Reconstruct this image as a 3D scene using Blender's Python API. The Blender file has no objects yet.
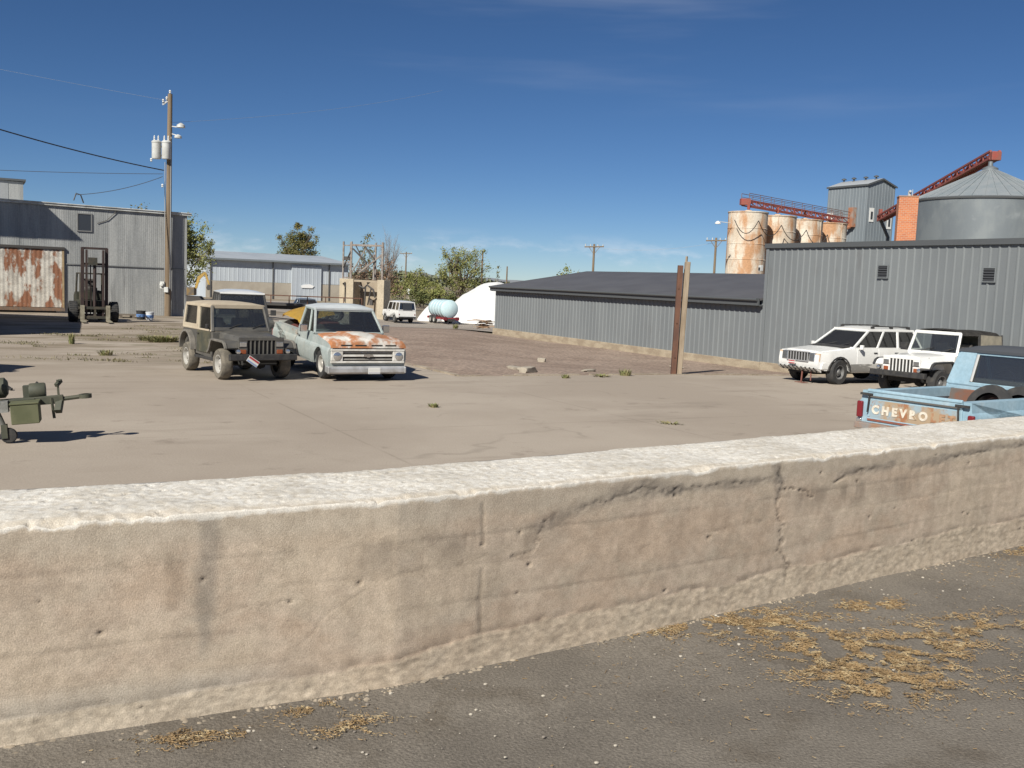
import bpy, bmesh, math, random
from mathutils import Vector, Matrix, noise
S = bpy.context.scene
COL = S.collection
R = math.radians

# ------------------------------------------------------------------ camera, sky, sun, exposure
cam_d = bpy.data.cameras.new('camera'); cam = bpy.data.objects.new('camera', cam_d); COL.objects.link(cam)
cam_d.sensor_width = 36; cam_d.lens = 35.16; cam_d.clip_start = .05; cam_d.clip_end = 6000
_p, _r = R(5.764), R(2.2906)
_f = Vector((0, math.cos(_p), -math.sin(_p))); _u0 = Vector((0, math.sin(_p), math.cos(_p))); _r0 = Vector((1, 0, 0))
_rt = _r0*math.cos(_r) + _u0*math.sin(_r); _up = -_r0*math.sin(_r) + _u0*math.cos(_r)
cam.matrix_world = Matrix(((_rt.x, _up.x, -_f.x, 0), (_rt.y, _up.y, -_f.y, 0), (_rt.z, _up.z, -_f.z, 1.6), (0, 0, 0, 1)))
S.camera = cam
SUN_EL = R(38); SUN_H = Vector((-.46, -.888, 0)).normalized()      # horizontal direction towards the sun
world = bpy.data.worlds.new('World'); S.world = world; world.use_nodes = True
nt = world.node_tree; nt.nodes.clear()
out = nt.nodes.new('ShaderNodeOutputWorld'); bg = nt.nodes.new('ShaderNodeBackground'); sky = nt.nodes.new('ShaderNodeTexSky')
sky.sky_type = 'NISHITA'; sky.sun_disc = False; sky.sun_elevation = SUN_EL; sky.sun_rotation = math.atan2(SUN_H.x, SUN_H.y)
sky.altitude = 2600; sky.air_density = .8; sky.dust_density = .0; sky.ozone_density = 4.5
bg.inputs['Strength'].default_value = .046
tc = nt.nodes.new('ShaderNodeTexCoord'); sep = nt.nodes.new('ShaderNodeSeparateXYZ'); nt.links.new(tc.outputs['Generated'], sep.inputs[0])
def wmath(op, a, b=None):
    n = nt.nodes.new('ShaderNodeMath'); n.operation = op
    for i, v in enumerate((a, b)):
        if v is None: continue
        if isinstance(v, (int, float)): n.inputs[i].default_value = v
        else: nt.links.new(v, n.inputs[i])
    return n.outputs[0]
def wmap(scale, loc=(0, 0, 0), rot=(0, 0, 0)):
    n = nt.nodes.new('ShaderNodeMapping'); n.inputs['Scale'].default_value = scale; n.inputs['Location'].default_value = loc; n.inputs['Rotation'].default_value = rot
    nt.links.new(tc.outputs['Generated'], n.inputs[0]); return n.outputs[0]
def wnoise(vec, sc, det=6, rough=.6):
    n = nt.nodes.new('ShaderNodeTexNoise'); n.inputs['Scale'].default_value = sc; n.inputs['Detail'].default_value = det; n.inputs['Roughness'].default_value = rough
    nt.links.new(vec, n.inputs['Vector']); return n.outputs[0]
def wramp(v, lo, hi):
    n = nt.nodes.new('ShaderNodeMapRange'); n.interpolation_type = 'SMOOTHSTEP'; n.inputs[1].default_value = lo; n.inputs[2].default_value = hi
    nt.links.new(v, n.inputs[0]); return n.outputs[0]
low = wramp(wnoise(wmap((1, 1, 3.2), (0.3, .1, 0)), 11, 7), .50, .66)              # small cumulus low over the horizon
band = wmath('MULTIPLY', wramp(sep.outputs[2], .004, .02), wmath('SUBTRACT', 1.0, wramp(sep.outputs[2], .03, .055)))
low = wmath('MULTIPLY', wmath('MULTIPLY', low, band), .30)
cir = wramp(wnoise(wmap((.55, 1.2, 5.5), (2.1, .4, .35), (0, R(-9), 0)), 2.4, 5, .55), .44, .76)   # thin cirrus high up
cir = wmath('MULTIPLY', wmath('MULTIPLY', cir, wramp(sep.outputs[2], .12, .26)), .26)
fac = wmath('MAXIMUM', low, cir)
cb = nt.nodes.new('ShaderNodeBackground'); cb.inputs[0].default_value = (.80, .82, .88, 1); cb.inputs[1].default_value = .72
mx = nt.nodes.new('ShaderNodeMixShader')
hsv = nt.nodes.new('ShaderNodeHueSaturation'); hsv.inputs['Saturation'].default_value = 1.12; hsv.inputs['Hue'].default_value = .502; nt.links.new(sky.outputs[0], hsv.inputs['Color']); nt.links.new(hsv.outputs[0], bg.inputs[0]); nt.links.new(fac, mx.inputs[0]); nt.links.new(bg.outputs[0], mx.inputs[1]); nt.links.new(cb.outputs[0], mx.inputs[2])
nt.links.new(mx.outputs[0], out.inputs[0])
sd = bpy.data.lights.new('sun', 'SUN'); sd.energy = 4.6; sd.angle = R(.5); sd.color = (1, .955, .85)
sun = bpy.data.objects.new('sun', sd); COL.objects.link(sun)
_to = SUN_H*math.cos(SUN_EL) + Vector((0, 0, math.sin(SUN_EL)))
sun.rotation_euler = _to.to_track_quat('Z', 'Y').to_euler(); sun.location = (0, 0, 30)
vs = S.view_settings; vs.view_transform = 'Standard'; vs.look = 'None'; vs.gamma = 1; vs.exposure = .55; vs.use_curve_mapping = False

# ------------------------------------------------------------------ materials
MATS = {}
def mat(name, c1, c2=None, scale=3, stretch=(1, 1, 1), lo=.38, hi=.62, rough=.7, metal=0, detail=6, c3=None, s3=8, lo3=.55, hi3=.66, st3=(1, 1, 1),
        bump=0, bs=60, spec=.5, coat=0, fine=0, attr=None, rough3=None, seed=0):
    if name in MATS: return MATS[name]
    m = bpy.data.materials.new(name); m.use_nodes = True; MATS[name] = m
    n = m.node_tree.nodes; L = m.node_tree.links; b = n['Principled BSDF']
    b.inputs['Roughness'].default_value = rough; b.inputs['Metallic'].default_value = metal; b.inputs['Specular IOR Level'].default_value = spec
    if coat: b.inputs['Coat Weight'].default_value = coat; b.inputs['Coat Roughness'].default_value = .12
    tc = n.new('ShaderNodeTexCoord')
    def tex(sc, st, det=6, off=0):
        mp = n.new('ShaderNodeMapping'); mp.inputs['Scale'].default_value = st; mp.inputs['Location'].default_value = (off+seed, off*.7, off*.3)
        L.new(tc.outputs['Object'], mp.inputs[0]); t = n.new('ShaderNodeTexNoise'); t.inputs['Scale'].default_value = sc; t.inputs['Detail'].default_value = det
        t.inputs['Roughness'].default_value = .6; L.new(mp.outputs[0], t.inputs['Vector']); return t.outputs[0]
    def rng(v, a, c):
        q = n.new('ShaderNodeMapRange'); q.interpolation_type = 'SMOOTHSTEP'; q.inputs[1].default_value = a; q.inputs[2].default_value = c; L.new(v, q.inputs[0]); return q.outputs[0]
    def mix(f, a, c, mode='MIX'):
        q = n.new('ShaderNodeMix'); q.data_type = 'RGBA'; q.blend_type = mode
        if isinstance(f, float): q.inputs[0].default_value = f
        else: L.new(f, q.inputs[0])
        for i, v in ((6, a), (7, c)):
            if isinstance(v, tuple): q.inputs[i].default_value = (*v, 1)
            else: L.new(v, q.inputs[i])
        return q.outputs[2]
    col = None
    if attr:
        a = n.new('ShaderNodeVertexColor'); a.layer_name = attr; col = a.outputs[0]
        if c2: col = mix(rng(tex(scale, stretch, detail), lo, hi), col, mix(1.0, col, c2, 'MULTIPLY'))
    elif c2: col = mix(rng(tex(scale, stretch, detail), lo, hi), c1, c2)
    if c3:
        f3 = rng(tex(s3, st3, 7, 5.3), lo3, hi3); col = mix(f3, col if col is not None else c1, c3)
        if rough3 is not None:
            q = n.new('ShaderNodeMapRange'); q.inputs[3].default_value = rough; q.inputs[4].default_value = rough3; L.new(f3, q.inputs[0]); L.new(q.outputs[0], b.inputs['Roughness'])
    if fine:
        g = rng(tex(bs, (1, 1, 1), 4, 2.2), .3, .7); q = n.new('ShaderNodeMapRange'); q.inputs[3].default_value = 1-fine; q.inputs[4].default_value = 1+fine; L.new(g, q.inputs[0])
        cc = n.new('ShaderNodeCombineColor')
        for i in range(3): L.new(q.outputs[0], cc.inputs[i])
        col = mix(1.0, col if col is not None else c1, cc.outputs[0], 'MULTIPLY')
    if col is None: b.inputs['Base Color'].default_value = (*c1, 1)
    else: L.new(col, b.inputs['Base Color'])
    if bump:
        bp = n.new('ShaderNodeBump'); bp.inputs['Strength'].default_value = min(1, bump); bp.inputs['Distance'].default_value = min(.01, 1.0/bs)*max(1, bump)
        L.new(tex(bs, (1, 1, 1), 5, 1.1), bp.inputs['Height']); L.new(bp.outputs[0], b.inputs['Normal'])
    return m
def glass(name, tint=(.35, .4, .4), k=.22):
    if name in MATS: return MATS[name]
    m = bpy.data.materials.new(name); m.use_nodes = True; MATS[name] = m
    n = m.node_tree.nodes; L = m.node_tree.links; n.remove(n['Principled BSDF'])
    t = n.new('ShaderNodeBsdfTransparent'); t.inputs[0].default_value = (*tint, 1); g = n.new('ShaderNodeBsdfGlossy'); g.inputs['Roughness'].default_value = .04
    d = n.new('ShaderNodeBsdfDiffuse'); d.inputs[0].default_value = (.35, .33, .30, 1)
    w = n.new('ShaderNodeFresnel'); w.inputs[0].default_value = 1.5
    a = n.new('ShaderNodeMath'); a.operation = 'ADD'; a.inputs[1].default_value = k*.3; L.new(w.outputs[0], a.inputs[0])
    m1 = n.new('ShaderNodeMixShader'); L.new(a.outputs[0], m1.inputs[0]); L.new(t.outputs[0], m1.inputs[1]); L.new(g.outputs[0], m1.inputs[2])
    m2 = n.new('ShaderNodeMixShader'); m2.inputs[0].default_value = .035; L.new(m1.outputs[0], m2.inputs[1]); L.new(d.outputs[0], m2.inputs[2])
    L.new(m2.outputs[0], n['Material Output'].inputs[0]); return m
def brick_mat():
    m = bpy.data.materials.new('red brick'); m.use_nodes = True; n = m.node_tree.nodes; L = m.node_tree.links; b = n['Principled BSDF']; b.inputs['Roughness'].default_value = .9
    tc = n.new('ShaderNodeTexCoord'); sp = n.new('ShaderNodeSeparateXYZ'); L.new(tc.outputs['Object'], sp.inputs[0])
    ad = n.new('ShaderNodeMath'); ad.operation = 'ADD'; L.new(sp.outputs[0], ad.inputs[0]); L.new(sp.outputs[1], ad.inputs[1])
    cb = n.new('ShaderNodeCombineXYZ'); L.new(ad.outputs[0], cb.inputs[0]); L.new(sp.outputs[2], cb.inputs[1])
    t = n.new('ShaderNodeTexBrick'); t.inputs['Color1'].default_value = (.50, .175, .075, 1); t.inputs['Color2'].default_value = (.40, .13, .06, 1); t.inputs['Mortar'].default_value = (.42, .30, .22, 1)
    t.inputs['Scale'].default_value = 1; t.inputs['Brick Width'].default_value = .30; t.inputs['Row Height'].default_value = .13; t.inputs['Mortar Size'].default_value = .012
    L.new(cb.outputs[0], t.inputs[0]); L.new(t.outputs[0], b.inputs['Base Color']); return m

# ------------------------------------------------------------------ mesh helpers
class B:
    def __init__(s): s.bm = bmesh.new()
    def box(s, x0, x1, y0, y1, z0, z1, M=None):
        v = [s.bm.verts.new(Vector(c)) for c in ((x0, y0, z0), (x1, y0, z0), (x1, y1, z0), (x0, y1, z0), (x0, y0, z1), (x1, y0, z1), (x1, y1, z1), (x0, y1, z1))]
        if M is not None:
            for q in v: q.co = M @ q.co
        for f in ((3, 2, 1, 0), (4, 5, 6, 7), (0, 1, 5, 4), (1, 2, 6, 5), (2, 3, 7, 6), (3, 0, 4, 7)): s.bm.faces.new([v[i] for i in f])
        return s
    def bar(s, p0, p1, w, h=None, up=(0, 0, 1)):
        p0, p1 = Vector(p0), Vector(p1); h = w if h is None else h; d = (p1-p0); l = d.length; d.normalize(); up = Vector(up)
        x = d.cross(up)
        if x.length < 1e-3: x = d.cross(Vector((1, 0, 0)))
        x.normalize(); z = x.cross(d)
        M = Matrix((( x.x, d.x, z.x, p0.x), (x.y, d.y, z.y, p0.y), (x.z, d.z, z.z, p0.z), (0, 0, 0, 1)))
        return s.box(-w/2, w/2, 0, l, -h/2, h/2, M)
    def tube(s, pts, r, n=6):
        pts = [Vector(p) for p in pts]; rs = r if isinstance(r, (list, tuple)) else [r]*len(pts); prev = None
        rings = []
        for i, p in enumerate(pts):
            d = (pts[min(i+1, len(pts)-1)]-pts[max(i-1, 0)]).normalized()
            x = d.cross(Vector((0, 0, 1)))
            if x.length < .05: x = d.cross(Vector((0, 1, 0)))
            x.normalize(); y = x.cross(d)
            rings.append([s.bm.verts.new(p + rs[i]*(x*math.cos(6.28318*k/n) + y*math.sin(6.28318*k/n))) for k in range(n)])
        for a, b in zip(rings, rings[1:]):
            for k in range(n): s.bm.faces.new((a[k], a[(k+1) % n], b[(k+1) % n], b[k]))
        s.bm.faces.new(rings[0][::-1]); s.bm.faces.new(rings[-1]); return s
    def lathe(s, prof, c=(0, 0, 0), axis='z', n=24, cap=True):
        c = Vector(c); rings = []
        for r, h in prof:
            ring = []
            for k in range(n):
                a = 6.2831853*k/n; u, w = r*math.cos(a), r*math.sin(a)
                ring.append(s.bm.verts.new(c + Vector({'z': (u, w, h), 'y': (w, h, u), 'x': (h, u, w)}[axis])))
            rings.append(ring)
        for a, b in zip(rings, rings[1:]):
            for k in range(n): s.bm.faces.new((a[k], a[(k+1) % n], b[(k+1) % n], b[k]))
        if cap: s.bm.faces.new(rings[0][::-1]); s.bm.faces.new(rings[-1])
        return s
    def prism(s, pts, y0, y1, plane='xz'):
        def V(a, b, c): return {'xz': (a, c, b), 'yz': (c, a, b), 'xy': (a, b, c)}[plane]
        a = [s.bm.verts.new(V(p[0], p[1], y0)) for p in pts]; b = [s.bm.verts.new(V(p[0], p[1], y1)) for p in pts]; n = len(pts)
        s.bm.faces.new(a); s.bm.faces.new(b[::-1])
        for i in range(n): s.bm.faces.new((a[i], b[i], b[(i+1) % n], a[(i+1) % n]))
        return s
    def quad(s, *p):
        s.bm.faces.new([s.bm.verts.new(Vector(q)) for q in p]); return s
    def panel(s, p, th):                                      # a quad given thickness
        p = [Vector(q) for q in p]; nrm = (p[1]-p[0]).cross(p[2]-p[0]).normalized()*th
        a = [s.bm.verts.new(q) for q in p]; b = [s.bm.verts.new(q+nrm) for q in p]; n = len(p)
        s.bm.faces.new(a[::-1]); s.bm.faces.new(b)
        for i in range(n): s.bm.faces.new((a[i], a[(i+1) % n], b[(i+1) % n], b[i]))
        return s
    def sphere(s, c, r, sub=2, sc=(1, 1, 1), jit=0):
        res = bmesh.ops.create_icosphere(s.bm, subdivisions=sub, radius=r)
        for v in res['verts']:
            if jit: v.co *= 1 + jit*(noise.noise(v.co*(1.7/r) + Vector(c)))
            v.co = Vector(c) + Vector((v.co.x*sc[0], v.co.y*sc[1], v.co.z*sc[2]))
        return s
    def xform(s, M): 
        bmesh.ops.transform(s.bm, matrix=M, verts=s.bm.verts); return s
def sharpen(me, ang=38):
    bm = bmesh.new(); bm.from_mesh(me); bmesh.ops.recalc_face_normals(bm, faces=bm.faces)
    for f in bm.faces: f.smooth = True
    t = R(ang)
    for e in bm.edges: e.smooth = len(e.link_faces) == 2 and e.calc_face_angle(3.2) < t
    bm.to_mesh(me); bm.free()
def build(name, b, m, parent=None, bevel=0, smooth=True, recalc=True, segs=2):
    me = bpy.data.meshes.new(name); bm = b.bm if isinstance(b, B) else b; bm.to_mesh(me); bm.free()
    if smooth: sharpen(me)
    elif recalc:
        bm = bmesh.new(); bm.from_mesh(me); bmesh.ops.recalc_face_normals(bm, faces=bm.faces); bm.to_mesh(me); bm.free()
    o = bpy.data.objects.new(name, me); COL.objects.link(o)
    me.materials.append(m)
    if parent: o.parent = parent
    if bevel:
        md = o.modifiers.new('bevel', 'BEVEL'); md.width = bevel; md.segments = segs; md.limit_method = 'ANGLE'; md.angle_limit = R(40); md.harden_normals = True
    return o
def empty(name, loc=(0, 0, 0), rz=0):
    o = bpy.data.objects.new(name, None); COL.objects.link(o); o.location = loc; o.rotation_euler = (0, 0, rz); o.empty_display_size = .2; return o
def tag(o, label=None, cat=None, group=None, kind=None):
    if label: o['label'] = label
    if cat: o['category'] = cat
    if group: o['group'] = group
    if kind: o['kind'] = kind
    return o
def thing(name, loc, rz, label, cat, group=None): return tag(empty(name, loc, rz), label, cat, group)
def children(o): return [c for c in COL.objects if c.parent == o]
def copy_tree(o, parent=None):
    c = o.copy(); COL.objects.link(c); c.parent = parent
    for ch in children(o): copy_tree(ch, c)
    return c
# yard frame: a runs along the shed front, b away along the long grey building
VA = Vector((.88, .475, 0)); VB = Vector((-.475, .88, 0)); P0 = Vector((-1.5, 27.2, 0)); PHI = math.atan2(.475, .88)
def W(a, b, z=0): q = P0 + VA*a + VB*b; return Vector((q.x, q.y, z))
def sm(t): t = max(0, min(1, t)); return t*t*(3-2*t)
def gz(x, y):
    z = -1.0 - 1.45*sm((y-46)/50)*(.12+.88*sm((x+24)/14)) - .25*sm((y-29)/10)*sm((x+4)/6)
    return z - .6*sm((y-95)/120)
def onG(x, y, dz=0): return Vector((x, y, gz(x, y)+dz))
# ------------------------------------------------------------------ ground
def sheet(name, fx, na, nb, m, dz, kind='structure', skirt=0):
    """grid of na x nb cells; fx(u,v) gives plan position"""
    bm = bmesh.new(); g = []
    for i in range(na+1):
        row = []
        for j in range(nb+1):
            p = fx(i/na, j/nb); row.append(bm.verts.new((p.x, p.y, gz(p.x, p.y)+dz)))
        g.append(row)
    for i in range(na):
        for j in range(nb): bm.faces.new((g[i][j], g[i+1][j], g[i+1][j+1], g[i][j+1]))
    if skirt:
        be = [e for e in bm.edges if len(e.link_faces) == 1]
        r = bmesh.ops.extrude_edge_only(bm, edges=be)
        for v in r['geom']:
            if isinstance(v, bmesh.types.BMVert): v.co.z -= skirt
    o = build(name, bm, m); o['kind'] = kind; return o
def spread(u, c, s): # non-linear spacing: dense near the centre
    t = 2*u-1; return c + s*(abs(t)**2.6)*(1 if t > 0 else -1)
m_field = mat('dry field soil', (.17, .13, .095), (.23, .19, .13), scale=.035, detail=8, c3=(.11, .12, .055), s3=.02, lo3=.5, hi3=.62, rough=.95)
sheet('terrain', lambda u, v: Vector((spread(u, 0, 2600), spread(v, 45, 2600), 0)), 150, 150, m_field, -.13)
def concrete_ground():
    m = bpy.data.materials.new('worn yard concrete'); m.use_nodes = True; n = m.node_tree.nodes; L = m.node_tree.links; b = n['Principled BSDF']; b.inputs['Roughness'].default_value = .9; b.inputs['Specular IOR Level'].default_value = .25
    tc = n.new('ShaderNodeTexCoord'); mp = n.new('ShaderNodeMapping'); mp.inputs['Rotation'].default_value = (0, 0, -PHI); L.new(tc.outputs['Object'], mp.inputs[0])
    def nz(sc, st=(1, 1, 1), det=7, rg=.62, src=None):
        q = n.new('ShaderNodeMapping'); q.inputs['Scale'].default_value = st; L.new(mp.outputs[0], q.inputs[0])
        t = n.new('ShaderNodeTexNoise'); t.inputs['Scale'].default_value = sc; t.inputs['Detail'].default_value = det; t.inputs['Roughness'].default_value = rg; L.new(q.outputs[0], t.inputs['Vector']); return t.outputs[0]
    def rng(v, a, c, o0=0, o1=1):
        q = n.new('ShaderNodeMapRange'); q.interpolation_type = 'SMOOTHSTEP'; q.inputs[1].default_value = a; q.inputs[2].default_value = c; q.inputs[3].default_value = o0; q.inputs[4].default_value = o1; L.new(v, q.inputs[0]); return q.outputs[0]
    def mix(f, a, c, mode='MIX'):
        q = n.new('ShaderNodeMix'); q.data_type = 'RGBA'; q.blend_type = mode
        if isinstance(f, float): q.inputs[0].default_value = f
        else: L.new(f, q.inputs[0])
        for i, v in ((6, a), (7, c)):
            if isinstance(v, tuple): q.inputs[i].default_value = (*v, 1)
            else: L.new(v, q.inputs[i])
        return q.outputs[2]
    def mul(a, c):
        q = n.new('ShaderNodeMath'); q.operation = 'MULTIPLY'
        for i, v in enumerate((a, c)):
            if isinstance(v, (int, float)): q.inputs[i].default_value = v
            else: L.new(v, q.inputs[i])
        return q.outputs[0]
    col = mix(rng(nz(.16), .38, .64), (.305, .258, .212), (.36, .31, .258))
    col = mix(rng(nz(.55, (.35, 1.6, 1)), .55, .75), col, (.255, .214, .175))                 # long dusty streaks
    col = mix(mul(rng(nz(1.4), .60, .72), .5), col, (.19, .155, .125))                     # stains
    # earth lying over the slab, more and more of it to the far left
    sp = n.new('ShaderNodeSeparateXYZ'); L.new(tc.outputs['Object'], sp.inputs[0])
    far = mul(rng(sp.outputs[1], 20, 36), rng(sp.outputs[0], -3, -10))
    col = mix(mul(far, rng(nz(.45, (.6, 1.6, 1)), .42, .60)), col, (.195, .158, .115))
    col = mix(mul(far, mul(rng(nz(.9, (.5, 1.5, 1)), .56, .68), .75)), col, (.12, .115, .06))     # thin weeds
    v = n.new('ShaderNodeTexVoronoi'); v.feature = 'DISTANCE_TO_EDGE'; v.inputs['Scale'].default_value = .16
    wq = n.new('ShaderNodeTexNoise'); wq.inputs['Scale'].default_value = .9; L.new(mp.outputs[0], wq.inputs['Vector'])
    ws = n.new('ShaderNodeVectorMath'); ws.operation = 'ADD'; L.new(mp.outputs[0], ws.inputs[0]); L.new(wq.outputs['Color'], ws.inputs[1]); L.new(ws.outputs[0], v.inputs['Vector'])
    crack = rng(v.outputs[0], .0, .012, 1, 0)
    col = mix(mul(crack, mul(rng(nz(.3), .48, .62), .25)), col, (.10, .085, .065))
    def joint(axis, per, off):
        s2 = n.new('ShaderNodeSeparateXYZ'); L.new(mp.outputs[0], s2.inputs[0])
        a = n.new('ShaderNodeMath'); a.operation = 'ADD'; a.inputs[1].default_value = off; L.new(s2.outputs[axis], a.inputs[0])
        p = n.new('ShaderNodeMath'); p.operation = 'PINGPONG'; p.inputs[1].default_value = per/2; L.new(a.outputs[0], p.inputs[0]); return rng(p.outputs[0], .012, .035, 1, 0)
    for ax, per, off in ((0, 6.1, .7), (1, 6.1, 2.2)):
        col = mix(mul(joint(ax, per, off), mul(rng(nz(.8), .35, .6), .3)), col, (.13, .105, .08))
    g = rng(nz(38, det=4), .3, .7, .93, 1.06); cc = n.new('ShaderNodeCombineColor')
    for i in range(3): L.new(g, cc.inputs[i])
    col = mix(1.0, col, cc.outputs[0], 'MULTIPLY'); L.new(col, b.inputs['Base Color'])
    bp = n.new('ShaderNodeBump'); bp.inputs['Strength'].default_value = .5; bp.inputs['Distance'].default_value = .012; L.new(nz(22, det=6), bp.inputs['Height']); L.new(bp.outputs[0], b.inputs['Normal'])
    return m
m_yard = concrete_ground()
# yard: in front of the b = 0 line, plus the part left of the dirt lot; the lot sits a step lower
sheet('yard_concrete', lambda u, v: W(-26+40.6*u, -36+36*v), 40, 36, m_yard, 0, skirt=.3)
sheet('yard_hardstanding', lambda u, v: W(-46+46*u, 0+37*v), 46, 37, m_yard, 0, skirt=.3)
m_lot = mat('reddish dirt lot', (.21, .153, .118), (.265, .20, .158), scale=.5, detail=9, c3=(.27, .215, .165), s3=1.1, lo3=.58, hi3=.74, rough=.95, bump=1, bs=9, fine=.36)
sheet('dirt_lot', lambda u, v: W(14.7*u, 33*v), 22, 33, m_lot, -.05)
m_grav = mat('grey gravel track', (.25, .215, .18), (.31, .27, .23), scale=.3, c3=(.17, .14, .10), s3=.12, lo3=.55, hi3=.66, rough=.95, fine=.15, bs=14)
sheet('gravel_track', lambda u, v: W(-3+52*u, 33+46*v), 40, 40, m_grav, -.04)
m_curb = mat('pale old curb concrete', (.33, .28, .22), (.24, .195, .15), scale=2.2, rough=.92, fine=.15, bs=40)
def curb(a0, b0, a1, b1, w, h, seed):
    bb = B(); n = 40; rr = random.Random(seed)
    for i in range(n):
        t0, t1 = i/n, (i+.96)/n
        if rr.random() < .12: continue
        p, q = W(a0+(a1-a0)*t0, b0+(b1-b0)*t0), W(a0+(a1-a0)*t1, b0+(b1-b0)*t1); dz = rr.uniform(-.025, .012)
        bb.bar(onG(p.x, p.y, h/2+dz-.05), onG(q.x, q.y, h/2+dz-.05), w, h+.1)
    o = build('curb', bb, m_curb); o['kind'] = 'structure'
curb(.05, .08, 14.4, .08, .16, .035, 3); curb(.08, .2, .08, 20, .16, .035, 5)
m_asph = mat('weathered asphalt', (.138, .122, .104), (.178, .158, .134), scale=1.3, detail=9, c3=(.118, .10, .08), s3=2.6, lo3=.5, hi3=.75, rough=.95, spec=.25, bump=.8, bs=85, fine=.22)

# ------------------------------------------------------------------ foreground concrete wall
PATH = [(-9, -.50), (-6, 1.0), (-3.6, 2.2), (-1.66, 3.17), (-.9, 3.56), (-.42, 3.81), (-.1, 4.03), (.45, 4.41), (.98, 4.79), (1.49, 5.15), (3.45, 6.54), (6, 8.35), (12, 12.6)]
def fy(x):
    for (x0, y0), (x1, y1) in zip(PATH, PATH[1:]):
        if x <= x1: return y0+(y1-y0)*(x-x0)/(x1-x0)
    return PATH[-1][1]
def fr(p, o=4, h=.55): return noise.fractal(p, h, 2.1, o)
def seg_d(x, h, pl):
    best = 9; 
    for (x0, h0), (x1, h1) in zip(pl, pl[1:]):
        dx, dh = x1-x0, h1-h0; t = max(0, min(1, ((x-x0)*dx+(h-h0)*dh)/(dx*dx+dh*dh))); best = min(best, math.hypot(x-x0-t*dx, h-h0-t*dh))
    return best
CRACKS = [[(.0, .45), (.11, .46), (.14, .50), (.17, .60), (.30, .625), (.48, .655), (.62, .685), (.85, .66), (1.1, .655), (1.38, .66), (1.45, .61)],
          [(1.40, .72), (1.41, .62), (1.39, .50), (1.44, .38), (1.43, .28), (1.50, .19), (1.47, .08)], [(1.44, .60), (1.56, .57), (1.62, .53)],
          [(1.78, .60), (1.95, .645), (2.15, .655), (2.3, .64)], [(2.32, .60), (2.5, .64), (2.75, .66), (3.1, .665), (3.6, .70)],
          [(-.1, .70), (-.09, .50), (-.10, .30), (-.085, .12)], [(.55, .40), (.9, .425), (1.3, .44)], [(-1.0, .38), (-.7, .40), (-.3, .46), (.0, .47)], [(-.75, .22), (-.66, .33), (-.5, .42)]]
ROUGH = [([(.16, .58), (.35, .63), (.62, .69), (.8, .66)], .06), ([(.75, .655), (1.1, .65), (1.4, .65)], .035), ([(1.38, .72), (1.40, .60)], .06), ([(1.8, .63), (2.2, .655)], .03), ([(2.35, .63), (2.8, .67), (3.6, .70)], .035)]
def lowband(x): return (.095 + .045*sm((x+.6)/.8) + .045*sm((x-1.0)/1.6)) + .018*fr(Vector((x*3, 7.7, 0)), 3)
BOARDS = [.145, .29, .435, .565]
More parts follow.
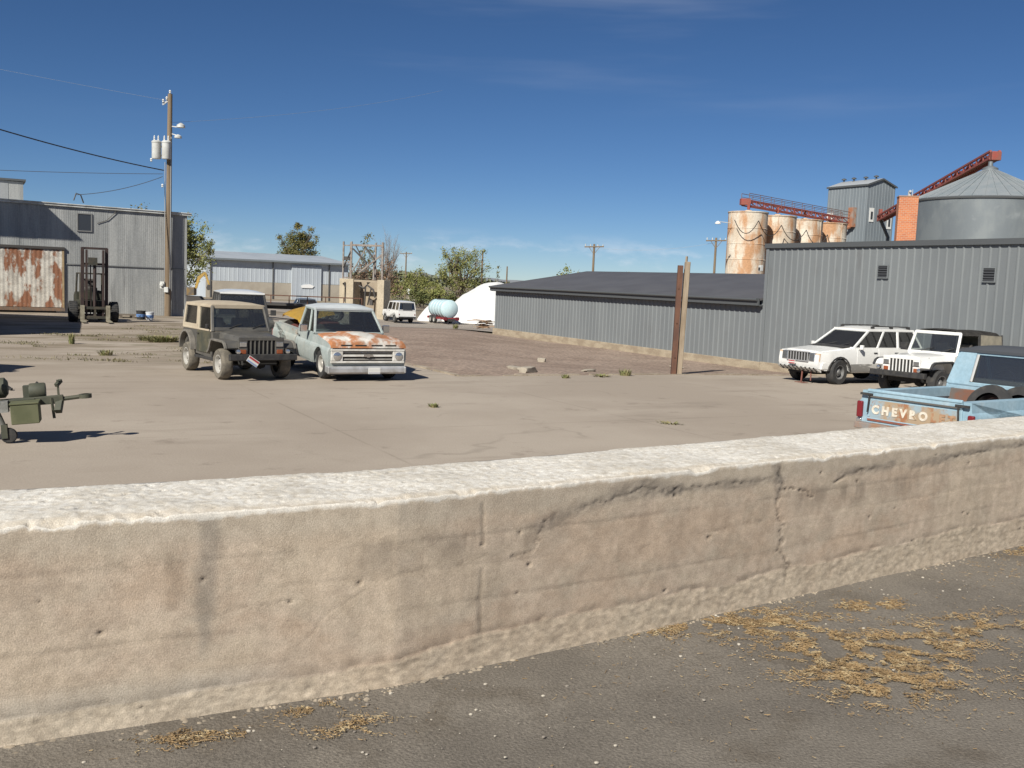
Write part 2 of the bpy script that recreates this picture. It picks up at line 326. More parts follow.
def face(x, h):
    """outward displacement and colour of the road-side face of the wall"""
    q = Vector((x, h, 0)); d = .0024*fr(q*3.1, 3) + .0004*fr(q*30, 4)
    n1 = fr(Vector((x*1.1, h*2.4, 3.3)), 5); n2 = fr(Vector((x*4.2, h*5.5, 8.1)), 5); n3 = fr(Vector((x*9, h*1.6, 1.7)), 4)
    c = Vector((.475, .392, .312)); c = c.lerp(Vector((.455, .357, .272)), sm(.5+n1*.9)); c = c.lerp(Vector((.415, .36, .285)), .45*sm(.35+n2*1.1-.25))
    c = c.lerp(Vector((.50, .41, .31)), .5*sm(n1*-1.2+.1)); c *= 1+.10*n3
    c *= 1 + .10*fr(q*28, 3) + .09*noise.noise(q*120)
    wav = h + .012*math.sin(x*1.3) + .006*n1
    for k, bz in enumerate(BOARDS):
        e = abs(wav-bz)
        on = sm((fr(Vector((x*.9, k*5.1, 0)), 3)+.25)*2.2)
        if e < .014: d -= on*.0013*(1-e/.014); c *= 1-.09*on*(1-e/.014)
        if wav > bz: d += .0008*(1 if k % 2 else -1)
    if h > .60: c = c.lerp(Vector((.45, .39, .315)), sm((h-.60)/.08)*.7)
    # grey water run and small stain beside it
    e = abs(x+1.06+.012*n2) / (.032 if h > .35 else .018)
    if e < 1.6 and h > .18: c = c.lerp(Vector((.185, .17, .15)), .45*sm((1.6-e)/1.3)*sm((h-.18)/.12))
    e = abs(x+1.16) / .03
    if e < 1.5 and .4 < h < .62: c = c.lerp(Vector((.19, .14, .10)), .3*sm((1.5-e))*sm((n3+.4)*2))
    for x0, w in ((-.2, .14), (.05, .10), (1.62, .16), (1.9, .14), (2.25, .18), (-.5, .10)):
        e = abs(x-x0)/w
        if e < 1 and .42 < h < .62: c = c.lerp(Vector((.20, .165, .13)), .5*sm((1-e)*1.6)*sm((n3+.35)*2)*sm((.62-h)/.06)*sm((h-.40)/.14))
    if x < -.5 and h < .2: c = c.lerp(Vector((.40, .365, .315)), .55*sm((.2-h)/.08)*sm((-.5-x)/.6))
    hb = lowband(x)
    if h < hb:
        t = 1-h/hb; lump = fr(Vector((x*14, h*34, 5)), 5); cell = noise.voronoi(Vector((x*34, h*46, 2)))[0]
        d += .002 + .024*t**1.4 + .0024*lump - .0022*min(1, cell[0]*1.1)*(.25+.75*sm((fr(q*2.4, 2)+.2)*2)); c = c.lerp(Vector((.41, .345, .265)), .65); c *= 1-.16*sm((cell[0]-.35)*2.6) + .22*fr(Vector((x*30, h*60, 3)), 4)
    elif h < hb+.035:
        t = (hb+.035-h)/.035; d -= .006*t*sm(.5+fr(Vector((x*6, 0, 1)), 3)); c *= 1-.22*t*sm(.5+fr(Vector((x*4, 2, 1)), 3))
    for pl, w in ROUGH:
        e = seg_d(x, h, pl) + .02*n2
        if e < w:
            t = sm(1-e/w); lump = fr(Vector((x*36, h*44, 9)), 4); cell = noise.voronoi(Vector((x*48, h*58, 4)))[0][0]
            d += t*(.0022*lump - .0028*cell); c *= 1-.22*t*sm(cell*1.5) ; c = c.lerp(Vector((.23, .20, .17)), .45*t)
    jx = .020*fr(Vector((x*17, h*17, 6)), 4, .3)
    for i, pl in enumerate(CRACKS):
        e = seg_d(x+(jx*.15 if i == 5 else jx), h+jx*.6, pl); w = (.0042, .008, .005, .0055, .004, .007, .003, .003, .003)[i]
        if e < w*1.6: t = sm(1-e/(w*1.6)); on = 1 if i in (1, 2) else sm((fr(Vector((x*6, h*6, i)), 2)+.25)*2.6); k = (.5, .6, .8, .9, .6, .4, .3, .25, .25)[i]; d -= .008*t*on*k; c *= 1-.72*t*on*k
    pit = noise.voronoi(Vector((x*13, h*13, 11)))
    if pit[0][0] < .12 and noise.noise(pit[1][0]*3.3) > .22: d -= .006; c *= .62
    if h > .69:
        e = .012*fr(Vector((x*6, 1.3, 7)), 5, .3); c = c.lerp(Vector((.62, .59, .54)), .9*sm((h-.727+e)/.010)); d -= .004*sm((h-.73)/.015)**2
    return d, c
H_CAP = .70
def chip(x): return .020*max(0, fr(Vector((x*5, 4.4, 2)), 5, .35)-.12) + .003*fr(Vector((x*30, 1, 1)), 3)
def top_h(h, x): return h if h < .70 else .70+(h-.70)*(.048-chip(x))/.048
def wall():
    root = thing('concrete_wall', (0, fy(0), 0), 0, 'long low tan concrete wall with bleached white top running across the foreground', 'wall')
    xs = []; x = -9
    while x < 12: xs.append(x); x += .16 if (x < -2.75 or x > 4.15) else .0082+.0015*max(0, x)
    base = []
    for x in xs:
        e = .12; t = Vector((2*e, fy(x+e)-fy(x-e), 0)).normalized(); base.append((Vector((x, fy(x), 0)), Vector((t.y, -t.x, 0))))
    def grid(rows, cb, m, name, parent):
        bm = bmesh.new(); lay = bm.verts.layers.float_color.new('tint'); g = []
        for x, (p, nn) in zip(xs, base):
            col = []
            for r in rows:
                off, h, c = cb(x, r); v = bm.verts.new(p + nn*off + Vector((0, 0, h))); v[lay] = (max(c[0], .01), max(c[1], .01), max(c[2], .01), 1); col.append(v)
            g.append(col)
        for a, b in zip(g, g[1:]):
            for i in range(len(rows)-1): bm.faces.new((a[i], b[i], b[i+1], a[i+1]))
        for f in bm.faces: f.smooth = True
        bm.faces.new(g[0]); bm.faces.new(g[-1][::-1])
        o = build(name, bm, m, parent, smooth=False, recalc=False); o.location = -Vector((0, fy(0), 0)); return o
    hs = [-.06+i*.0080 for i in range(95)]+[.7, .708, .716, .724, .732, .740, .748]
    hs = sorted(set(hs[i] for i in range(len(hs)) if hs[i] < .694 or hs[i] >= .7))
    def cbf(x, h):
        if h > 5: return -.60, {9: .70, 10: .3, 11: -.4, 12: -1.3}[int(h)], (.30, .25, .20)
        d, c = face(x, h); return d, top_h(h, x), c
    m1 = mat('board marked tan concrete', None, (.88, .87, .86), scale=14, attr='tint', rough=.95, spec=.2, bump=.5, bs=210, fine=.17)
    grid(hs+[9, 10, 11, 12], cbf, m1, 'wall_body', root)
    # bleached cap: front lip, top, back lip
    rows = [('t', .0112*i) for i in range(57)] + [('b', 0), ('b', .06)]
    def cbc(x, r):
        k, t = r; q = Vector((x, t, 4.4)); n1 = fr(Vector((x*2.2, t*3, 9)), 4); lump = fr(Vector((x*34, t*34, 3)), 4); g = fr(q*50, 3)
        c = Vector((.66, .635, .59)).lerp(Vector((.56, .53, .48)), sm(.35+n1)); c = c.lerp(Vector((.44, .39, .32)), .5*sm((-lump-.12)*3)); c *= 1+.10*g
        pit = noise.voronoi(Vector((x*24, t*24, 2))); 
        dk = pit[0][0] < .2 and noise.noise(pit[1][0]*2.7) > .05
        edge = .016*fr(Vector((x*5, 1.3, 7)), 4)
        if k == 'f':
            s = t/.042; lowc = sm((s-.72+.8*edge/.016*.4)*2.6); d, cf = face(x, H_CAP); c = cf.lerp(c, lowc*.8); return d+.0012+.003*lump*max(0, s)-.005*max(0, s)**2, H_CAP+.0+t, c
        if k == 't':
            z = .750 + (.0030*lump + .008*n1)*sm(t/.03) + .006*sm(t/.12) - .02*sm((t-.5)/.15) - .002*(1-sm(t/.03)) - chip(x)*(1-sm(t/.035))
            if dk: z -= .010; c *= .62
            c = c.lerp(Vector((.50, .43, .34)), sm((.07-t+edge)/.05)*.5)
            return face(x, .748)[0]-t, z, c
        return -.665, .73-.9*t, c*.8
    m2 = mat('bleached white cap concrete', None, (.88, .86, .83), scale=24, attr='tint', rough=.95, spec=.2, bump=.7, bs=210, fine=.16)
    grid(rows, cbc, m2, 'white_cap', root)
wall()
# road sheet up to under the wall, with a shallow fringe of grit along the foot of the wall
def road():
    bm = bmesh.new(); xs = [-9+21*i/140 for i in range(141)]; g = []
    for x in xs:
        y1 = fy(x)-.02+.35; col = []
        for j in range(26):
            t = (j/25)**.8; y = -14*(1-t)+y1*t if y1 > -14 else y1; col.append(bm.verts.new((x+ (1-t)*(x*1.2), y, .006*fr(Vector((x*1.4, y*1.4, 0)), 3)+.012*sm((t-.93)/.07))))
        g.append(col)
    for a, b in zip(g, g[1:]):
        for j in range(25): bm.faces.new((a[j], b[j], b[j+1], a[j+1]))
    r = bmesh.ops.extrude_edge_only(bm, edges=[e for e in bm.edges if len(e.link_faces) == 1])
    for v in r['geom']:
        if isinstance(v, bmesh.types.BMVert): v.co.z -= 1.4
    o = build('road', bm, m_asph); o['kind'] = 'structure'
road()
rr = random.Random(11)
def straw():
    b = B()
    clumps = [(1.0, 4.72, .28, .085, 900), (1.28, 4.66, .20, .075, 700), (.78, 4.60, .12, .05, 160), (1.5, 4.42, .17, .12, 800), (1.72, 4.30, .26, .14, 1100), (1.62, 4.0, .20, .10, 600), (1.45, 4.12, .15, .10, 300), (2.0, 4.55, .22, .12, 600), (2.38, 4.82, .24, .09, 450), (2.05, 4.1, .3, .15, 160),
              (1.9, 5.05, .13, .05, 330), (3.35, 6.35, .16, .1, 330), (3.05, 5.9, .4, .25, 120), (-1.05, 3.28, .11, .035, 150), (-.52, 3.42, .10, .05, 120), (-.68, 3.55, .08, .03, 90), (1.3, 4.4, .9, .5, 240)]
    for cx, cy, sx, sy, n in clumps:
        for i in range(int(n*7)):
            dx, dy = rr.gauss(0, 1)*sx, rr.gauss(0, 1)*sy*1.1; x = cx+dx*.82-dy*.3; y = cy+dy*.9+dx*.35
            if y > fy(x)-.05: continue
            if fr(Vector((x*7, y*9, 0)), 3) < .0: continue
            l = rr.choice((.004, .005, .006, .007, .01, .012, .015, .022))*rr.uniform(.7, 1.3)*(2.2 if rr.random() < .015 else 1); a = rr.uniform(0, 3.14); w = rr.uniform(.0007, .0016)
            z = .007 + abs(rr.gauss(0, 1))*.005; t = rr.uniform(-.25, .25)*l
            d = Vector((math.cos(a)*l, math.sin(a)*l, t)); p = Vector((x, y, z)); s = Vector((-math.sin(a), math.cos(a), 0))*w
            v = [b.bm.verts.new(q) for q in (p-d/2-s, p-d/2+s, p-d/2+Vector((0, 0, w*1.6)), p+d/2-s, p+d/2+s, p+d/2+Vector((0, 0, w*1.6)))]
            for f in ((0, 1, 4, 3), (1, 2, 5, 4), (2, 0, 3, 5)): b.bm.faces.new([v[k] for k in f])
    o = build('straw', b, mat('dry straw', (.26, .172, .082), (.175, .115, .055), scale=7, c3=(.35, .27, .155), s3=22, lo3=.52, hi3=.6, rough=.8), smooth=False, recalc=False)
    tag(o, 'scattered dry straw lying in drifts on the asphalt below the wall', 'straw', kind='stuff')
    b = B()
    for i in range(520):
        x = rr.uniform(-1.4, 3.2); y = fy(x)-.03-abs(rr.gauss(0, 1))*.42-(.0 if rr.random() < .6 else rr.uniform(0, .8))
        r = rr.choice((.002, .003, .003, .004, .005, .008))*rr.uniform(.7, 1.2); b.sphere((x, y, r*.5+.004), r, 1, (1, rr.uniform(.6, 1.2), .6), .3)
    tag(build('gravel_chips', b, mat('pale gravel chips', (.42, .38, .32), (.20, .175, .15), scale=5, lo=.45, hi=.5, rough=.9)), 'pale gravel chips strewn over the asphalt along the wall foot', 'gravel', kind='stuff')
straw()
# loose stones at the foot of the wall
b = B()
for i in range(1500):
    x = rr.uniform(-2.0, 3.6); y = fy(x)-.028-abs(rr.gauss(0, .035))*(1.6 if fr(Vector((x*3, 0, 0)), 2) > 0 else .7); r = rr.choice((.0025, .003, .004, .005, .008, .012))*rr.uniform(.7, 1.2)
    b.sphere((x, y, r*.4), r, 1, (1, rr.uniform(.7, 1.2), .75), .5)
tag(build('wall_rubble', b, mat('crumbled concrete', (.33, .275, .21), (.17, .145, .115), scale=9, rough=.95)), 'crumbled concrete bits lying along the foot of the wall', 'rubble', kind='stuff')
# ------------------------------------------------------------------ buildings
def corrugated(b, x0, x1, z0, z1, pitch, depth, y=0, kind='trap', sag=None, zfun=None):
    """ribbed sheet facing -y, real ribs"""
    prof = {'trap': ((0, 0), (.10, -1), (.22, -1), (.32, 0)), 'fine': ((0, 0), (.25, -.5), (.5, -1), (.75, -.5)), 'std': ((0, 0), (.47, 0), (.5, -1), (.53, 0))}[kind]
    cols = []; x = x0
    while x < x1-1e-6:
        for fx, fd in prof:
            xx = x+fx*pitch
            if xx <= x1: cols.append((xx, y+fd*depth))
        x += pitch
    cols.append((x1, y)); pr = None
    for xx, yy in cols:
        t = zfun(xx) if zfun else z1; c = (b.bm.verts.new((xx, yy, z0)), b.bm.verts.new((xx, yy, t)))
        if pr: b.bm.faces.new((pr[0], c[0], c[1], pr[1]))
        pr = c
    return b
m_gray = mat('grey painted steel siding', (.145, .157, .166), (.163, .176, .184), scale=.7, stretch=(1, 1, .25), rough=.55, metal=0, c3=(.13, .135, .14), s3=2.3, lo3=.55, hi3=.8, st3=(1, 1, .3))
m_trim = mat('dark trim steel', (.075, .08, .085), rough=.5)
m_roofd = mat('charcoal metal roof', (.078, .076, .080), (.092, .09, .094), scale=.6, rough=.6)
m_found = mat('pale foundation concrete', (.34, .285, .21), (.25, .20, .145), scale=1.3, stretch=(1, 1, 2.5), rough=.95, fine=.12, bs=25)
m_louv = mat('dark louvre', (.035, .037, .042), rough=.6)
# long low building; local x = a (into the building), local y = b (away)
def A2(name, label, cat, a, b): # root placed in the yard frame
    p = W(a, b); return thing(name, (p.x, p.y, 0), PHI, label, cat)
low = A2('low_building', 'long low grey metal building with a dark low pitched roof', 'building', 14.6, 4.15)
LB = 22.1
b = B(); corrugated(b, 0, LB, -1.02, 1.40, .30, .032); b.xform(Matrix.Rotation(-math.pi/2, 4, 'Z')); b.xform(Matrix.Translation((0, LB, 0)))
build('wall', b, m_gray, low, smooth=False, recalc=False)
b = B(); corrugated(b, 0, 12.4, -1.02, 1.4, .30, .032, zfun=lambda x: 1.40+.98*(1-abs(x-6.2)/6.2)); b.xform(Matrix.Rotation(math.pi, 4, 'Z')); b.xform(Matrix.Translation((12.4, LB, 0)))
build('gable_wall', b, m_gray, low, smooth=False, recalc=False)
b = B(); b.box(-.09, .2, -.0, LB+.08, -2.2, -1.0); b.box(.2, 12.4, LB-.2, LB+.08, -2.2, -1.0); build('foundation', b, m_found, low, bevel=.015)
b = B(); ev = .26
b.prism([(-ev, 1.30), (6.2, 2.40), (12.4+ev, 1.30), (12.4+ev, 1.38), (6.2, 2.48), (-ev, 1.38)], .02, LB+.18)
build('roof', b, m_roofd, low)
b = B(); b.box(-ev-.035, -ev+.03, .02, LB+.20, 1.12, 1.40); b.box(-ev+.03, -.03, .02, LB+.17, 1.10, 1.16)
b.bar((-ev, LB+.20, 1.27), (6.2, LB+.20, 2.36), .05, .24); build('fascia', b, m_trim, low)
b = B(); b.tube([(-ev-.09, .05, 1.34), (-ev-.09, LB+.18, 1.34)], .055, 8); build('gutter', b, m_trim, low)
tall = A2('tall_building', 'tall flat topped grey ribbed metal building behind the parked white vehicles', 'building', 14.6, -16)
TB = 20.13
b = B(); corrugated(b, 0, TB, -.98, 3.34, .30, .034); b.xform(Matrix.Rotation(-math.pi/2, 4, 'Z')); b.xform(Matrix.Translation((0, TB, 0)))
build('wall', b, m_gray, tall, smooth=False, recalc=False)
b = B(); corrugated(b, 0, 18, -.98, 3.34, .30, .034); b.xform(Matrix.Rotation(math.pi, 4, 'Z')); b.xform(Matrix.Translation((18, TB, 0)))
build('end_wall', b, m_gray, tall, smooth=False, recalc=False)
b = B(); b.box(-.09, 18, 0, TB+.0, -2, -.98); build('foundation', b, m_found, tall, bevel=.015)
b = B(); b.prism([(-.03, 3.30), (9, 3.5), (18, 3.3), (18, 3.36), (9, 3.56), (-.03, 3.36)], 0, TB-.03); build('roof', b, m_roofd, tall)
b = B(); b.box(-.10, -.036, -.02, TB+.1, 3.27, 3.44); b.box(-.036, 18, TB+.036, TB+.1, 3.27, 3.44); build('parapet_trim', b, m_trim, tall)
b = B(); b.box(-.055, -.035, TB-.10, TB+.05, -1.0, 3.27); build('corner_trim', b, m_gray, tall)
for bb, zz, lab in ((-1.37, 2.45, 'square dark louvred vent on the tall wall above the two white vehicles'), (-5.28, 2.39, 'square dark louvred vent on the tall wall nearer the right edge')):
    p = W(14.6-.036, bb); v = thing('wall_vent', (p.x, p.y, zz), PHI, lab, 'vent', 'louvred vents on the tall grey wall')
    q = B(); w = .19
    q.box(-.04, .0, -w-.03, -w, -w, w); q.box(-.04, .0, w, w+.03, -w, w); q.box(-.04, .0, -w-.03, w+.03, w, w+.03); q.box(-.04, .0, -w-.03, w+.03, -w-.03, -w); build('frame', q, m_gray, v)
    q = B()
    for k in range(5):
        z = -w+.038+k*.076; q.bar((-.022, -w, z), (-.022, w, z), .012, .066, up=(.65, 0, 1))
    q.box(-.006, -.002, -w, w, -w, w); build('louvre', q, m_louv, v)
p = W(14.5, 4.30); v = thing('wall_light', (p.x, p.y, 2.52), PHI, 'small pale light box on the corner of the tall grey wall', 'light')
b = B(); b.box(-.13, 0, -.07, .07, -.11, .11); build('housing', b, mat('pale lamp housing', (.45, .46, .46)), v, bevel=.02)
b = B(); b.box(-.14, -.13, -.05, .05, -.08, .03); build('lens', b, m_louv, v)

# left corrugated shed
m_galv = mat('weathered galvanised sheet', (.245, .252, .252), (.33, .335, .33), scale=1.5, stretch=(1, 1, .10), lo=.38, hi=.62, rough=.6, metal=.15, c3=(.19, .195, .196), s3=2.6, lo3=.54, hi3=.72, st3=(1.2, 1, .10), fine=.10, bs=16)
m_trimp = mat('pale eave trim', (.50, .51, .50), (.36, .36, .34), scale=2, rough=.6)
shed = A2('corrugated_shed', 'tall weathered corrugated metal shed with a rusty sliding door', 'shed', -20, 35.2)
SL = 19.05
b = B(); rs = random.Random(4)
x = 0
while x < SL-.01:                                            # sheets in two lifts, each a little out of true
    w = min(.88, SL-x); dy = rs.uniform(-.012, .012)
    corrugated(b, x, x+w, 1.66+rs.uniform(-.02, .02), 4.98-.012*x, .11, .007, y=dy-.012, kind='fine')
    if not (8.2 < x+w/2 < 12.6): corrugated(b, x, x+w, -1.12+rs.uniform(0, .05), 1.70, .11, .007, y=dy+.012, kind='fine')
    elif x+w/2 > 0: corrugated(b, x, x+w, 2.48, 1.70, .11, .007, y=dy+.012, kind='fine')
    x += w
build('front_wall', b, m_galv, shed, smooth=True, recalc=False)
for q in ((SL-.02, SL+.12, -.03, 14, -1.15, 4.74), (-.02, .1, .1, 14, -1.15, 4.9)): build('end_wall', B().box(*q), m_galv, shed)
b = B(); b.prism([(-.2, 4.93), (SL+.3, 4.70), (SL+.3, 4.80), (-.2, 5.03)], .0, 14); build('roof', b, m_trimp, shed)
b = B(); b.bar((-.3, -.10, 4.99), (SL+.35, -.10, 4.75), .09, .16); b.bar((-.3, -.17, 5.05), (SL+.35, -.17, 4.81), .05, .05); build('eave_trim', b, m_trimp, shed, bevel=.01)
b = B(); b.box(.1, SL-.1, .05, 13.8, -1.2, -1.05); b.box(8.2, 12.7, .06, .1, -1.1, 2.5); build('inner_wall', b, m_louv, shed)
m_door = mat('peeling white door paint', (.50, .47, .42), (.36, .33, .29), scale=1.6, lo=.4, hi=.62, rough=.75, c3=(.22, .095, .05), s3=2.3, lo3=.49, hi3=.58, st3=(1, 1, .45), fine=.16, bs=14)
d = B(); corrugated(d, 8.3, 12.68, -.70, 2.40, .22, .02, y=-.09, kind='fine'); d.box(8.3, 12.68, -.08, -.05, -.70, 2.40); door = build('sliding_door', d, m_door, shed, recalc=False)
d = B(); d.box(12.62, 12.72, -.12, -.05, -.75, 2.40); build('door_edge', d, mat('old tan timber', (.34, .25, .14), (.26, .19, .11), scale=6, rough=.85), door)
d = B(); d.box(8.2, 12.75, -.17, .0, 2.42, 2.56); build('door_track', d, mat('dark iron', (.05, .045, .042), rough=.6), shed)
d = B(); d.box(8.2, 12.75, -.13, .0, -.90, -.72); build('sill', d, mat('rusty sill', (.20, .12, .075), (.13, .10, .08), scale=5, rough=.9), shed)
d = B(); x0, x1, z0, z1 = 13.43, 14.08, 3.52, 4.40
d.box(x0-.06, x0, -.08, .02, z0-.06, z1+.06); d.box(x1, x1+.06, -.08, .02, z0-.06, z1+.06); d.box(x0, x1, -.08, .02, z1, z1+.06); d.box(x0, x1, -.08, .02, z0-.06, z0); wf = build('window', d, mat('grey window frame', (.16, .16, .16)), shed)
d = B(); d.box(x0, x1, -.05, -.03, z0, z1); build('pane', d, mat('dark old pane', (.035, .04, .05), rough=.35), wf)
d = B(); d.bar((12.75, -.045, 1.67), (SL, -.045, 1.65), .02, .05); build('seam', d, mat('dull seam', (.15, .155, .16)), shed)
d = B(); d.tube([(13.2, -.2, 5.1), (13.33, -.2, 5.5), (13.55, -.2, 5.42), (13.7, -.15, 5.0)], .035); build('service_mast', d, mat('dark iron', (.05, .045, .042)), shed); d = B(); d.tube([(14.4, -.06, 3.95), (14.9, -.06, 4.15), (15.5, -.08, 4.8)], .02); build('service_cable', d, mat('dark iron', (.05, .045, .042)), shed)
hut = A2('rooftop_hut', 'small grey hut standing above the shed roof at the left edge', 'hut', -12.4, 46.4)
b = B(); b.box(0, 2.75, 0, 2.8, 4.4, 6.72); build('wall', b, mat('grey hut cladding', (.20, .21, .22), (.26, .27, .28), scale=1.5, stretch=(1, 1, .3)), hut)
b = B(); b.box(2.75, 3.6, .02, 2.8, 4.4, 6.70); build('side_wall', b, m_galv, hut)
b = B(); b.box(-.1, 3.75, -.12, 2.9, 6.73, 6.86); build('roof', b, m_trim, hut)
# warehouse far left of centre
def Lf(p, q): return Vector((p[0], p[1], 0)), math.atan2(q[1]-p[1], q[0]-p[0])
p, an = Vector((-34.59, 112, 0)), R(31); ware = thing('pale_warehouse', p, an, 'long pale blue metal warehouse with a beige lower wall far behind the vehicles', 'warehouse')
WL = 16.8; m_pb = mat('pale blue steel', (.40, .44, .49), (.46, .50, .54), scale=.6, stretch=(1, 1, .2), rough=.6); m_bg = mat('beige lower panel', (.40, .36, .30), (.35, .31, .255), scale=.7, rough=.8)
b = B(); corrugated(b, 0, WL, .55, 3.0, .5, .014); build('upper_wall', b, m_pb, ware, smooth=False, recalc=False)
b = B(); b.box(0, WL, -.02, .3, -4, .52); build('lower_wall', b, m_bg, ware)
for q in ((-.02, .25, .02, 20, -4, 2.95), (WL-.25, WL+.02, .02, 20, -4, 2.95)): build('end_wall', B().box(*q), m_pb, ware)
b = B(); b.prism([(-.5, 2.98), (10, 3.95), (20.5, 2.98), (20.5, 3.08), (10, 4.05), (-.5, 3.08)], -.3, WL+.3, 'yz'); build('roof', b, mat('light grey roof', (.42, .45, .48), (.37, .40, .43), scale=.5, rough=.5, metal=.2), ware)
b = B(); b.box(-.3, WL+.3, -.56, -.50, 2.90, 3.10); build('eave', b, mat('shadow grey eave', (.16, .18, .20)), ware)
for x in (.5, 7.6, 14.4): b = B(); b.box(x-.06, x+.06, -.12, -.045, -4, 2.9); build('post', b, mat('dark post', (.10, .10, .10)), ware)
b = B(); corrugated(b, 9.8, 13.4, -3.4, 2.6, .5, .014, y=-.18); b.box(9.8, 13.4, -.17, -.05, -3.4, 2.6); dr = build('sliding_door', b, m_pb, ware, smooth=False, recalc=False)
b = B(); b.prism([(11.0, .05), (12.3, .05), (12.5, .3), (12.0, .5), (11.3, .45), (10.9, .3)], -.27, -.23); build('sign_board', b, mat('white sign', (.8, .8, .8)), dr)

# ------------------------------------------------------------------ grain plant behind the tall building
m_bin = mat('rusting white bin paint', (.60, .55, .47), (.50, .42, .33), scale=.55, rough=.75, c3=(.42, .235, .125), s3=.8, lo3=.44, hi3=.62, st3=(1, 1, .4), fine=.12, bs=6)
m_red = mat('faded red steel', (.28, .06, .045), (.22, .075, .055), scale=2, rough=.6); m_iron = mat('dark iron', (.05, .045, .042))
BINS = [(23.97+.25, 107.0), (28.2, 110.5), (32.15, 114.0), (36.0, 117.5)]
for i, (x, y) in enumerate(BINS):
    lab = ('rusty white grain bin, nearest and largest of the row of four', 'rusty white grain bin, second from the left in the row', 'rusty white grain bin, third from the left in the row', 'rusty white grain bin at the right end of the row beside the grey tower')[i]
    t = thing('grain_bin', (x, y, gz(x, y)-.3), .3+i, lab, 'grain bin', 'row of rusty white grain bins'); H = 9.93-gz(x, y)+.3-.03*i
    b = B(); prof = [(2.05, 0)]
    for k in range(1, 9): prof += [(2.05, H*k/8-.10), (2.09, H*k/8-.05), (2.05, H*k/8)]
    b.lathe(prof, n=36); sh = build('shell', b, m_bin, t)
    b = B(); b.lathe([(2.12, H-.02), (2.12, H+.08), (.5, H+.13), (.3, H+.3), (.0, H+.31)], n=36); build('cap', b, m_bin, t)
    b = B()
    for k in range(3):
        a = .6+k*1.3; b.bar((2.07*math.cos(a), 2.07*math.sin(a), 0), (2.07*math.cos(a), 2.07*math.sin(a), H), .07)
    build('seam_rib', b, m_bin, t)
def truss(b, p, q, w, h, n, r=.05):
    p, q = Vector(p), Vector(q); d = (q-p).normalized(); s = d.cross(Vector((0, 0, 1))).normalized()*w/2; u = Vector((0, 0, h))
    for k in (-1, 1):
        b.bar(p+s*k, q+s*k, r*2); b.bar(p+s*k+u, q+s*k+u, r*2)
        for i in range(n):
            t0, t1 = p+(q-p)*(i/n), p+(q-p)*((i+1)/n); b.bar(t0+s*k, t0+s*k+u, r*1.4); b.bar(t0+s*k+(u if i % 2 else u*0), t1+s*k+(u*0 if i % 2 else u), r*1.2)
    return b
cw = thing('bin_conveyor', (24, 107.5, 0), 0, 'red steel conveyor bridge running over the rusty white bins', 'conveyor'); o0 = Vector((24, 107.5, 0))
p, q = Vector((23.9, 107.4, 10.75)), Vector((38.6, 119.6, 10.2))
b = truss(B(), p-o0, q-o0, .8, .55, 14, .06); build('truss', b, m_red, cw)
b = B(); s = (q-p).cross(Vector((0, 0, 1))).normalized()*.5
for k in (-1, 1):
    b.tube([p-o0+s*k+Vector((0, 0, 1.25)), q-o0+s*k+Vector((0, 0, 1.25))], .035); b.tube([p-o0+s*k+Vector((0, 0, .9)), q-o0+s*k+Vector((0, 0, .9))], .025)
    for i in range(11): t = p+(q-p)*(i/10)-o0+s*k; b.tube([t, t+Vector((0, 0, 1.25))], .03)
build('handrail', b, mat('rusty rail', (.16, .09, .07)), cw)
b = B(); b.box(-.5, .5, -.4, .4, -.15, .5, Matrix.Translation(p-o0+Vector((0, 0, .2)))); build('drive_head', b, m_red, cw)
for x, y in BINS:
    b = B(); b.tube([Vector((x, y, 10.3))-o0, Vector((x, y, 10.95))-o0], .16); build('spout', b, m_red, cw)
p = Vector((42.6, 124.5, 0)); tw = thing('elevator_tower', p, PHI, 'tall grey steel grain elevator tower with roof vents', 'tower')
# local x = a (right face runs along a), local y = b (left face runs along b)
m_tw = mat('blue grey tower steel', (.175, .20, .22), (.205, .23, .25), scale=.8, stretch=(1, 1, .2), rough=.5, metal=.1)
TZ, RZ = 15.3, 16.15; TWa, TWb = 4.8, 6.4
b = B(); corrugated(b, 0, TWa, -3, TZ, .5, .03, zfun=lambda x: TZ+(RZ-TZ)*(1-abs(x-TWa/2)/(TWa/2))); build('right_wall', b, m_tw, tw, smooth=False, recalc=False)
b = B(); corrugated(b, 0, TWb, -3, TZ, .5, .03); b.xform(Matrix.Rotation(-math.pi/2, 4, 'Z')); b.xform(Matrix.Translation((0, TWb, 0))); build('left_wall', b, m_tw, tw, smooth=False, recalc=False)
b = B(); b.box(.04, TWa, TWb, TWb+.1, -3, TZ); b.box(TWa-.1, TWa, .05, TWb, -3, TZ-.05); build('back_wall', b, m_tw, tw)
b = B(); b.prism([(-.15, TZ-.02), (TWa/2, RZ), (TWa+.15, TZ-.02), (TWa+.15, TZ+.10), (TWa/2, RZ+.12), (-.15, TZ+.10)], -.15, TWb+.15); rf = build('roof', b, mat('pale roof sheet', (.36, .38, .40), rough=.5), tw)
b = B(); b.box(-.2, -.15, -.2, TWb+.2, TZ-.12, TZ+.1); b.bar((-.15, -.2, TZ+.0), (TWa/2, -.2, RZ+.02), .06, .2); b.bar((TWa/2, -.2, RZ+.02), (TWa+.15, -.2, TZ), .06, .2); build('roof_edge', b, m_trim, tw)
for k in range(4):
    b = B(); yy = .7+k*1.8; b.lathe([(.10, RZ-.05), (.10, RZ+.28), (.30, RZ+.30), (.30, RZ+.42), (.08, RZ+.52)], c=(TWa/2-.3+.15*(k % 2), yy, 0), n=10); build('roof_vent', b, m_trim, tw)
